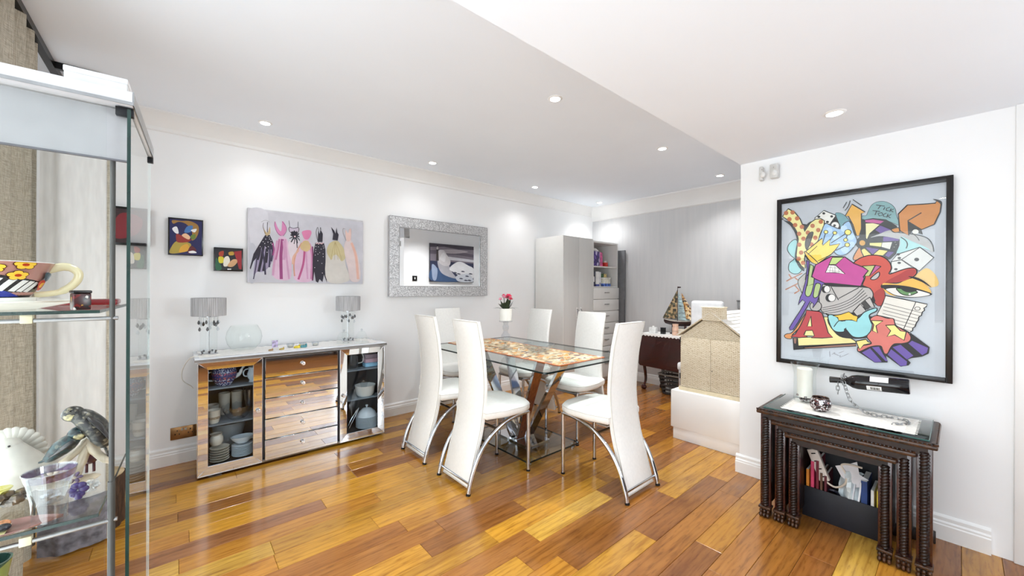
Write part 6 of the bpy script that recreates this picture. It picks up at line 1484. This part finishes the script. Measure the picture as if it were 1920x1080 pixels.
KB('pane_edge', MB().box(-.0052, .0002, CD, CD + .0015, .036, CHT - .004), M('pale_glass_edge', (206, 216, 214), .2))
post_m = M('dull_grey_steel', (74, 74, 72), .55, .3)
KB('post', MB().cyl((-.0285, .030, .036), (-.0285, .030, CHT - .001), .0042, n=12), post_m)
KB('post_sleeve', MB().cyl((-.0285, .030, .20), (-.0285, .030, .86), .0056, n=12), post_m)
KB('hinge', MB().box(-.022, .004, .0, .012, CHT - .018, CHT - .001, .001), metal_dark); KB('hinge', MB().box(-.006, .006, CD - .01, CD + .004, CHT - .016, CHT - .001, .001), metal_dark)
for z, zr in ((1.197, 1.186), (.799, .782), (.40, .388)):
    sh = KB('glass_shelf', MB().box(-CW + .012, -.046, .022, CD - .008, z, z + .006), pane_m)
    build('shelf_edge', MB().box(-CW + .012, -.045, .0205, .022, z, z + .0062).box(-.046, -.0446, .022, CD - .008, z, z + .0062), glass_edge, sh)
    KB('shelf_rail', MB().cyl((-CW + .006, .030, zr), (-.020, .030, zr), .004, n=10), steel)
    KB('rail_clip', MB().box(-.145, -.130, .024, .036, zr - .005, zr + .011, .001), M('clip_plastic', (196, 190, 160), .4))
wb = thing('white_box', 'flat white box lying on the top of the glass cabinet', 'box', (-.1185, 1.16, CHT + .0285), CA)
bxm = M('white_card_box', (198, 198, 198), .6); build('box', MB().box(-.043, .043, -.055, .10, 0, .034, .002), bxm, wb); build('lid', MB().box(-.044, .044, -.056, .101, .0245, .036, .002), bxm, wb)
S1, S2 = 1.2035, .8055
# big painted mug on its saucer
def mug_mat():
    m, nt, b = newmat('painted_cup_glaze')
    b.inputs['Roughness'].default_value = .15
    a = node(nt, 'ShaderNodeAttribute', attribute_name='ink'); nt.links.new(a.outputs['Color'], b.inputs['Base Color']); return m
mgc = (-.285, 1.245)
mg = thing('painted_mug', 'wide painted cup with yellow flowers, red and blue stripes and a cream handle', 'mug', (mgc[0], mgc[1], S1 + .0235))
H_ = .069
def mug_r(h): return .056 + .034 * (max(h, 0.0) ** .8)
mp_ = [(mug_r(i / 10) , H_ * i / 10) for i in range(11)]
build('body', MB().lathe([(0, 0)] + mp_ + [(mug_r(1) - .003, H_)] + [(mug_r(i / 10) - .003, H_ * i / 10 + .002) for i in range(9, -1, -1)] + [(0, .003)], n=64), M('rose_glaze', (176, 128, 118), .15, var=.04), mg)
class WrapPrint(Print): pass
def mug_pt(a, h, e):   # a: angle in degrees measured from the viewer-facing side, positive to the right
    view = math.atan2(-mgc[1], -mgc[0]); th_ = view + math.radians(a); r = mug_r(h) + .0004 + e
    return Vector((r * math.cos(th_), r * math.sin(th_), H_ * h))
def wrap(nm, shapes):
    me_v, me_f, me_c = [], [], []
    for k_, (col, pts, smooth) in enumerate(shapes):
        P2 = [Vector((a, h * 100, 0)) for a, h in pts]
        if smooth: P2 = spline(P2, 4, True)
        # fine triangulation so that the shape hugs the curved wall
        bmx = bmesh.new(); vs = [bmx.verts.new(p) for p in P2]
        for t in tessellate_polygon([P2]):
            try: bmx.faces.new([vs[i] for i in t])
            except ValueError: pass
        for step in range(-90, 91, 6):
            bmesh.ops.bisect_plane(bmx, geom=bmx.verts[:] + bmx.edges[:] + bmx.faces[:], plane_co=(step, 0, 0), plane_no=(1, 0, 0))
        for step in (20, 40, 60, 80):
            bmesh.ops.bisect_plane(bmx, geom=bmx.verts[:] + bmx.edges[:] + bmx.faces[:], plane_co=(0, step, 0), plane_no=(0, 1, 0))
        bmx.verts.ensure_lookup_table(); b0 = len(me_v); bmx.verts.index_update()
        for v in bmx.verts: me_v.append(mug_pt(v.co.x, v.co.y / 100, .00006 * k_))
        for f in bmx.faces: me_f.append([b0 + v.index for v in f.verts]); me_c.append(lin(col))
        bmx.free()
    me = bpy.data.meshes.new(nm); me.from_pydata(me_v, [], me_f); at = me.color_attributes.new('ink', 'FLOAT_COLOR', 'CORNER'); i = 0
    for f, c in zip(me_f, me_c):
        for _ in f: at.data[i].color = c; i += 1
    me.materials.append(mug_mat()); o = bpy.data.objects.new(nm, me); COL.objects.link(o); o.parent = mg
sh_ = [((26, 22, 26), [(-60, .0), (75, .0), (75, .40), (50, .50), (20, .60), (-10, .72), (-40, 1.0), (-60, 1.0)], False),
       ((186, 20, 30), [(-60, .72), (-60, 1.0), (-30, .98), (-12, .80), (8, .66), (-10, .62), (-40, .70)], False),
       ((34, 50, 150), [(-60, .45), (-30, .40), (0, .30), (25, .16), (44, .02), (-60, .02)], False), ((30, 60, 120), [(-20, .34), (10, .24), (0, .1), (-20, .1)], True), ((190, 140, 60), [(-60, .28), (-35, .22), (-20, .02), (-60, .02)], True)]
for a0 in (-50, -36, -22, -8): sh_.append(((226, 224, 220), [(a0, .66 - (a0 + 50) * .003), (a0 + 9, .64 - (a0 + 50) * .003), (a0 + 8 - (a0 + 50) * .1, .42 - (a0 + 50) * .003), (a0 + 2 - (a0 + 50) * .1, .44 - (a0 + 50) * .003)], False))
for a0 in (8, 22, 36, 46, 56): sh_.append(((226, 224, 220), [(a0, .58 - (a0) * .0024), (a0 + 8, .56 - a0 * .0024), (a0 - 4, .20 - a0 * .001), (a0 - 12, .22 - a0 * .001)], False))
for fa, fh in ((-22, .86), (6, .82), (32, .92), (28, .62), (-46, .96)):
    for rr, c in ((11.5, (70, 30, 20)), (9.5, (240, 196, 70))):
        for q in range(5):
            an = q * 2 * PI / 5 + .4; ca_, cb_ = fa + 6.2 * math.cos(an), fh + .075 * math.sin(an)
            sh_.append((c, [(ca_ + rr * .48 * math.cos(t_), min(.985, cb_ + rr * .0060 * math.sin(t_))) for t_ in [x_ * PI / 4 for x_ in range(8)]], False))
    sh_.append(((180, 60, 30), [(fa + 3.6 * math.cos(t_), min(.98, fh + .042 * math.sin(t_))) for t_ in [x_ * PI / 4 for x_ in range(8)]], False))
sh_ += [((190, 50, 30), [(58, .45), (72, .50), (78, .25), (66, .20)], True), ((240, 180, 60), [(64, .40), (72, .42), (72, .30), (65, .28)], True), ((40, 70, 84), [(60, .72), (80, .66), (82, .50), (68, .48)], True)]
wrap('painted_pattern', sh_)
build('rim', MB().lathe([(mug_r(1) - .003, H_), (mug_r(1) - .0014, H_ + .0014), (mug_r(1) + .0002, H_)], n=64), M('white_rim', (226, 222, 220), .2), mg)
vd = math.atan2(-mgc[1], -mgc[0]) + math.radians(84); hd = Vector((math.cos(vd), math.sin(vd), 0))
build('handle', MB().tube(spline([hd * .078 + Vector((0, 0, .056)), hd * .104 + Vector((0, 0, .064)), hd * .122 + Vector((0, 0, .052)), hd * .118 + Vector((0, 0, .030)), hd * .096 + Vector((0, 0, .010)), hd * .062 + Vector((0, 0, .004))], 6), [.0085] * 8 + [.0075] * 16 + [.006] * 7, 12), M('cream_handle_glaze', (214, 204, 168), .2, var=.05), mg)
sc_ = thing('saucer', 'stack of white saucer and cloth under the painted cup', 'saucer', (mgc[0] + .01, mgc[1], S1))
build('body', MB().lathe([(0, 0), (.06, 0), (.118, .014), (.120, .017), (.116, .018), (.06, .008), (0, .008)], n=48), porcelain, sc_); build('cup_ring', MB().lathe([(0, .008), (.054, .008), (.056, .023), (0, .023)], n=40), porcelain, sc_)
solo('red_tray', MB().box(-.30, -.112, 1.372, 1.448, 1.2035, 1.2175, .004), M('dark_red_lacquer', (110, 16, 22), .2), 'thin dark red tray at the back of the upper glass shelf', 'tray', origin=(-.2, 1.41, S1))
mb_ = thing('trinket_box', 'tiny dark red and gold box at the right end of the upper glass shelf', 'box', (-.142, 1.120, S1), .35)
build('box', MB().box(-.012, .012, -.012, .012, 0, .032, .002), voro('dark_trinket_print', [(0, (50, 10, 12)), (.45, (20, 12, 14)), (.78, (170, 130, 50)), (.84, (100, 20, 18)), (.95, (190, 186, 180))], 170, .3), mb_); build('lid', MB().box(-.013, .013, -.013, .013, .032, .038, .002), black, mb_)

# pair of porcelain budgerigars on a branch
bd = thing('bird_sculpture', 'porcelain sculpture of two budgerigars on a pale branch, in the glass cabinet', 'sculpture', (-.170, 1.305, S2))
def VX(px, py, y=1.289): return pix(px, py, 1, y) - Vector(bd.location)
br_m = M('pale_branch_porcelain', (180, 166, 144), .3, var=.14, scale=30)
build('branch', MB().tube(spline([VX(75, 882, 1.312), VX(110, 872, 1.312), VX(140, 850, 1.315), VX(165, 826, 1.318), VX(176, 812, 1.318)], 5), [.005] * 6 + [.007] * 8 + [.010] * 7, 12)
      .tube(spline([VX(168, 822, 1.318), VX(178, 845, 1.31), VX(196, 860), VX(212, 866)], 5), [.010] * 6 + [.008] * 6 + [.006] * 4, 12)
      .tube(spline([VX(165, 835, 1.318), VX(152, 868, 1.31), VX(143, 898), VX(142, 908)], 5), [.009] * 6 + [.007] * 6 + [.009] * 4, 12), br_m, bd)
cz0 = VX(142, 905)
build('base', MB().ball((cz0.x, .0, .006), .038, .022, .006, 16, 8).ball((cz0.x - .03, .0, .006), .03, .02, .006, 14, 8), br_m, bd)
def bird(path, radii, m, head, hr, beak, tail, wing, eye):
    body = MB().tube(spline(path, 5), [radii[min(int(i / 5), len(radii) - 1)] + (radii[min(int(i / 5) + 1, len(radii) - 1)] - radii[min(int(i / 5), len(radii) - 1)]) * (i % 5) / 5 for i in range(5 * (len(path) - 1) + 1)], 14, flat=.8)
    body.ball(head, hr, hr * .85, hr * .92, 14, 10)
    b_ = build('bird', body, m, bd)
    build('beak', MB().ball(beak, .0042, .003, .005, 8, 6), M('ochre_beak', (150, 140, 110), .3), b_)
    build('tail', MB().tube(spline(tail, 4), [.0065, .006, .0058, .0056, .0054, .005, .0045, .004, .003][:4 * (len(tail) - 1) + 1], 8, flat=.5), m, b_)
    for wg in wing:
        build('wing', MB().tube(spline(wg, 4), [.004, .008, .0105, .0115, .011, .009, .007, .005, .002][:4 * (len(wg) - 1) + 1], 10, flat=.35), M('dark_wing_feathers', (44, 42, 44), .35, var=.4, scale=90), b_)
    build('eye', MB().ball(eye, .0018, u=8, v=6), black, b_)
    build('face_patch', MB().ball(head + Vector((-.002 if beak.x < head.x else .002, -hr * .45, -hr * .2)), hr * .62, hr * .5, hr * .5, 10, 8), M('speckled_face', (150, 142, 108), .35, var=.4, scale=160), b_)
bird([VX(140, 778), VX(158, 784), VX(178, 800), VX(190, 820), VX(198, 836)], [.017, .024, .027, .022, .010], feather_dark, VX(137, 776), .0185, VX(119, 780), [VX(192, 828), VX(200, 845), VX(208, 862)],
     [[VX(165, 782, 1.265), VX(188, 800, 1.262), VX(208, 826, 1.268)]], VX(132, 771, 1.272))
bird([VX(140, 820), VX(128, 830), VX(112, 842), VX(96, 856), VX(84, 864)], [.016, .021, .021, .014, .007], feather_blue, VX(146, 813), .0170, VX(161, 812), [VX(92, 858), VX(82, 864), VX(72, 868)],
     [[VX(138, 826, 1.268), VX(118, 840, 1.266), VX(92, 858, 1.275)]], VX(152, 809, 1.274))
def bloom(c, m, n=6, r=.009, nm='porcelain_flower'):
    mb = MB()
    for k_ in range(n):
        a = 2 * PI * k_ / n; mb.ball((c.x + r * math.cos(a), c.y - .002, c.z + r * math.sin(a)), r * .7, r * .35, r * .45, 7, 5, mat=Matrix.Rotation(-a, 4, 'Y'))
    build(nm, mb, m, bd)
bloom(VX(118, 886, 1.28), M('white_bisque', (222, 214, 200), .4)); bloom(VX(100, 893, 1.275), M('peach_bisque', (206, 190, 170), .4)); bloom(VX(140, 895, 1.272), M('plum_bisque', (84, 66, 92), .35), 6, .008)
# white dove ornament
dv = thing('dove_ornament', 'alabaster white dove with fanned tail at the left of the lower glass shelf', 'ornament', (-.262, 1.345, S2))
def DX(px, py, y=1.345): return pix(px, py, 1, y) - Vector(dv.location)
mb = MB().tube(spline([DX(40, 918), DX(36, 900), DX(34, 880), DX(28, 862), DX(22, 845), DX(16, 836)], 5), [(lambda c_, q: c_[q // 5] + (c_[min(q // 5 + 1, 5)] - c_[q // 5]) * (q % 5) / 5)([.030, .044, .045, .035, .023, .016], q) for q in range(26)], 20)
mb.ball(DX(16, 838), .021, .018, .019); mb.ball(DX(42, 890), .052, .036, .042, 16, 12)
build('body', mb, alab, dv)
mb = MB()
for k_ in range(9):
    a = -.5 + k_ * .26; c = DX(28 + 34 * math.sin(a), 846 - 26 * math.cos(a), 1.375); mb.ball(c, .012, .006, .024, 10, 7, mat=Matrix.Rotation(a, 4, 'Y'))
build('tail_fan', mb, alab, dv); build('beak', MB().tube([DX(6, 841, 1.335), DX(-4, 845, 1.333)], [.004, .001], 8), M('grey_beak', (96, 92, 84), .4), dv); build('eye', MB().ball(DX(17, 837, 1.3275), .0022, u=8, v=6), black, dv)
# shot glass, crystal bits, pebble dish, little figures
sg = thing('shot_glass', 'thick-bottomed clear shot glass with a purple rim, front of the lower glass shelf', 'glass', (-.1815, 1.130, S2))
build('glass', MB().lathe([(0, 0), (.023, 0), (.0235, .03), (.025, .045), (.0355, .094), (.0345, .0945), (.0235, .046), (.019, .036), (0, .034)], n=32), crystal, sg)
build('rim', MB().lathe([(.0335, .090), (.0358, .094), (.0350, .096), (.0330, .092)], n=32), crystal, sg)
build('tint_band', MB().lathe([(.0318, .080), (.0352, .0935), (.0346, .0935), (.0312, .080)], n=32), glass('plum_tint_glass', (.5, .42, .55)), sg)
rk = random.Random(4)
for k_, (px, py, y, lb) in enumerate([(171, 898, 1.235, 'small clear crystal flower below the right bird'), (150, 902, 1.215, 'small clear crystal ornament behind the shot glass'), (95, 912, 1.225, 'small clear crystal ornament left of the shot glass')]):
    c = pix(px, py, 1, y); t = thing('crystal_ornament', lb, 'ornament', (c.x, y, S2))
    mb = MB()
    for q in range(7): mb.ball((.009 * math.cos(q * .9), .009 * math.sin(q * .9), .010 + .004 * (q % 3)), .007, .004, .006, 6, 4)
    build('facets', mb, crystal, t, angle=5); build('foot', MB().lathe([(0, 0), (.009, 0), (.006, .004), (0, .004)], n=10), crystal, t)
vf = thing('dark_figurine', 'little dark red and gold figurine below the right bird', 'figurine', (pix(169, 875, 1, 1.36).x, 1.360, S2))
build('legs', MB().cyl((-.006, 0, 0), (-.006, 0, .022), .003).cyl((.006, 0, 0), (.006, 0, .022), .003), M('oxblood', (60, 14, 20), .3), vf); build('body', MB().ball((0, 0, .032), .014, .008, .013), M('oxblood', (60, 14, 20), .3), vf); build('gold_cap', MB().ball((-.010, 0, .044), .009, .007, .007), M('gold_leaf', (190, 150, 60), .25, .9), vf)
pf = thing('violet_ornament', 'small violet glass flower between the shot glass and the dark figurine', 'ornament', (pix(146, 925, 1, 1.20).x, 1.205, S2))
build('petals', (lambda mb: [mb.ball((.008 * math.cos(q), 0, .018 + .010 * math.sin(q)), .008, .005, .007, 8, 6) for q in range(6)] and mb)(MB()), M('violet_glass', (60, 46, 96), .1), pf); build('foot', MB().cyl((0, 0, 0), (0, 0, .012), .006), M('violet_glass2', (60, 46, 96), .1), pf)
ds = thing('pebble_dish', 'flat pink and cream leaf-shaped dish holding polished pebbles, front left of the shelf', 'dish', (-.226, 1.125, S2))
mb = MB(); rows = []
for i in range(17):
    u = -1 + 2 * i / 16; wd_ = .030 * (1 - abs(u) ** 1.8) + .0004
    rows.append([(.062 * u, -wd_, .007), (.062 * u, -wd_ * .8, .003), (.062 * u, 0, .0015), (.062 * u, wd_ * .8, .003), (.062 * u, wd_, .007)])
mb.sheet(rows, .0014); build('dish', mb, M('pink_cream_enamel', (128, 94, 88), .25, var=.12, scale=40), ds)
build('cream_inlay', MB().sheet([[(p[0] * .8 - .01, p[1] * .7, .0048) for p in r] for r in rows[:10]]), M('cream_enamel', (214, 206, 150), .3), ds)
for k_, (x, y, c, lb) in enumerate([(-.030, .0, (70, 84, 108), 'blue-grey polished pebble on the pink dish'), (-.012, .010, (190, 130, 90), 'orange-brown polished pebble on the pink dish'), (-.008, -.008, (40, 40, 46), 'black polished pebble on the pink dish'), (-.045, .008, (206, 200, 190), 'pale polished pebble on the pink dish')]):
    t = thing('pebble', lb, 'pebble', (ds.location.x + x, ds.location.y + y, S2 + .0055)); build('stone', MB().ball((0, 0, .0065), .010, .008, .0065, 12, 8), M('pebble_%d' % k_, c, .08, var=.25, scale=100), t)
cr = thing('crystal_cluster', 'brown and clear crystal cluster with a yellow top, left edge of the lower shelf', 'ornament', (-.262, 1.235, S2))
build('brown_base', (lambda mb: [mb.ball((rk.uniform(-.03, .03), rk.uniform(-.012, .012), rk.uniform(.010, .03)), .012, .010, .009, 6, 4) for _ in range(12)] and mb)(MB()), M('smoky_quartz', (84, 72, 60), .15, var=.4, scale=80), cr, )
build('pearls', (lambda mb: [mb.ball((.02 + rk.uniform(-.012, .018), rk.uniform(-.014, .01), rk.uniform(.010, .034)), .006, .005, .005, 8, 6) for _ in range(9)] and mb)(MB()), crystal, cr)
build('yellow_cup', MB().lathe([(0, .034), (.008, .034), (.016, .044), (.015, .045), (0, .038)], n=20), glass('yellow_tint_glass', (.86, .84, .5)), cr)
vz = thing('colourful_vase', 'green and yellow glazed vase on the lowest visible shelf at the left edge', 'vase', (-.262, 1.165, .4065))
build('body', MB().lathe(shell([(0, 0), (.035, 0), (.052, .10), (.050, .20), (.030, .26), (.024, .30), (.030, .335)]), n=28), voro('green_yellow_glaze', [(0, (40, 72, 60)), (.45, (150, 130, 44)), (.6, (30, 56, 50)), (.9, (120, 132, 70))], 22, .2), vz)

# ================================================================== CURTAINS AND LOG STOOL
def curtain(name, label, pts, z0, z1, m, amp, folds, th=.004, hem=None, group=None, lining=None):
    """pts: plan polyline (x, y); folds run along it"""
    P = spline([(a, b, 0) for a, b in pts], 40); n = len(P)
    L = [0]
    for a, b in zip(P, P[1:]): L.append(L[-1] + (b - a).length)
    t = thing(name, label, 'curtain', (sum(p.x for p in P) / n, sum(p.y for p in P) / n, z0))
    o_ = Vector(t.location)
    def col(z, sc__=1.0, extra=0):
        r = []
        for i, p in enumerate(P):
            d = (P[min(i + 1, n - 1)] - P[max(i - 1, 0)]).normalized(); nn = Vector((-d.y, d.x, 0)); u = L[i] / L[-1]
            ph = u * folds * 2 * PI
            r.append(p + nn * (amp * sc__ * (math.sin(ph) + .3 * math.sin(2.3 * ph + 1)) + extra) + Vector((0, 0, z)) - o_)
        return r
    zz = [z0 + (z1 - z0) * k_ / 10 for k_ in range(11)]
    rows = [col(z, .8 + .25 * math.sin(k_ * .7)) for k_, z in enumerate(zz)]
    build('drape', MB().sheet(rows, th), m, t, angle=80)
    if hem:
        hz_, hm = hem
        build('hem_band', MB().sheet([col(z, .82, -.006) for z in (z0 + .002, z0 + hz_ * .5, z0 + hz_)], .003), hm, t, angle=80)
    if lining:
        build('side_lining', MB().tube([rows[k_][-1] for k_ in range(11)], .007, 8), lining, t)
    return t
curtain('curtain', 'heavy beige linen curtain hanging from the ceiling rail at the left edge', [(-.525, 2.03), (-.515, 2.45), (-.512, 2.88)], .015, 2.404, linen_m, .020, 5.5, .004)
curtain('sheer_curtain', 'white voile curtain with a slate-grey velvet hem behind the glass cabinet', [(-.475, 2.735), (-.38, 2.70), (-.255, 2.735)], .012, 2.02, voile, .006, 2.2, .0015, hem=(.235, hem_m), lining=linen_m)
lg = thing('log_stool', 'short tree-log stool with bark standing behind the voile curtain', 'stool', (-.325, 2.92, 0))
mb = MB(); rows = []
for j in range(7):
    rows.append([((.115 + .006 * math.sin(5 * a_) + .004 * math.sin(11 * a_ + j)) * math.cos(a_), (.115 + .006 * math.sin(5 * a_) + .004 * math.sin(11 * a_ + j)) * math.sin(a_), .265 * j / 6) for a_ in [2 * PI * k_ / 40 for k_ in range(41)]])
mb.sheet(rows); build('bark', mb, bark, lg, angle=30)
build('cut_top', MB().lathe([(0, .262), (.113, .262), (.116, .268), (0, .270)], n=32), logtop, lg)
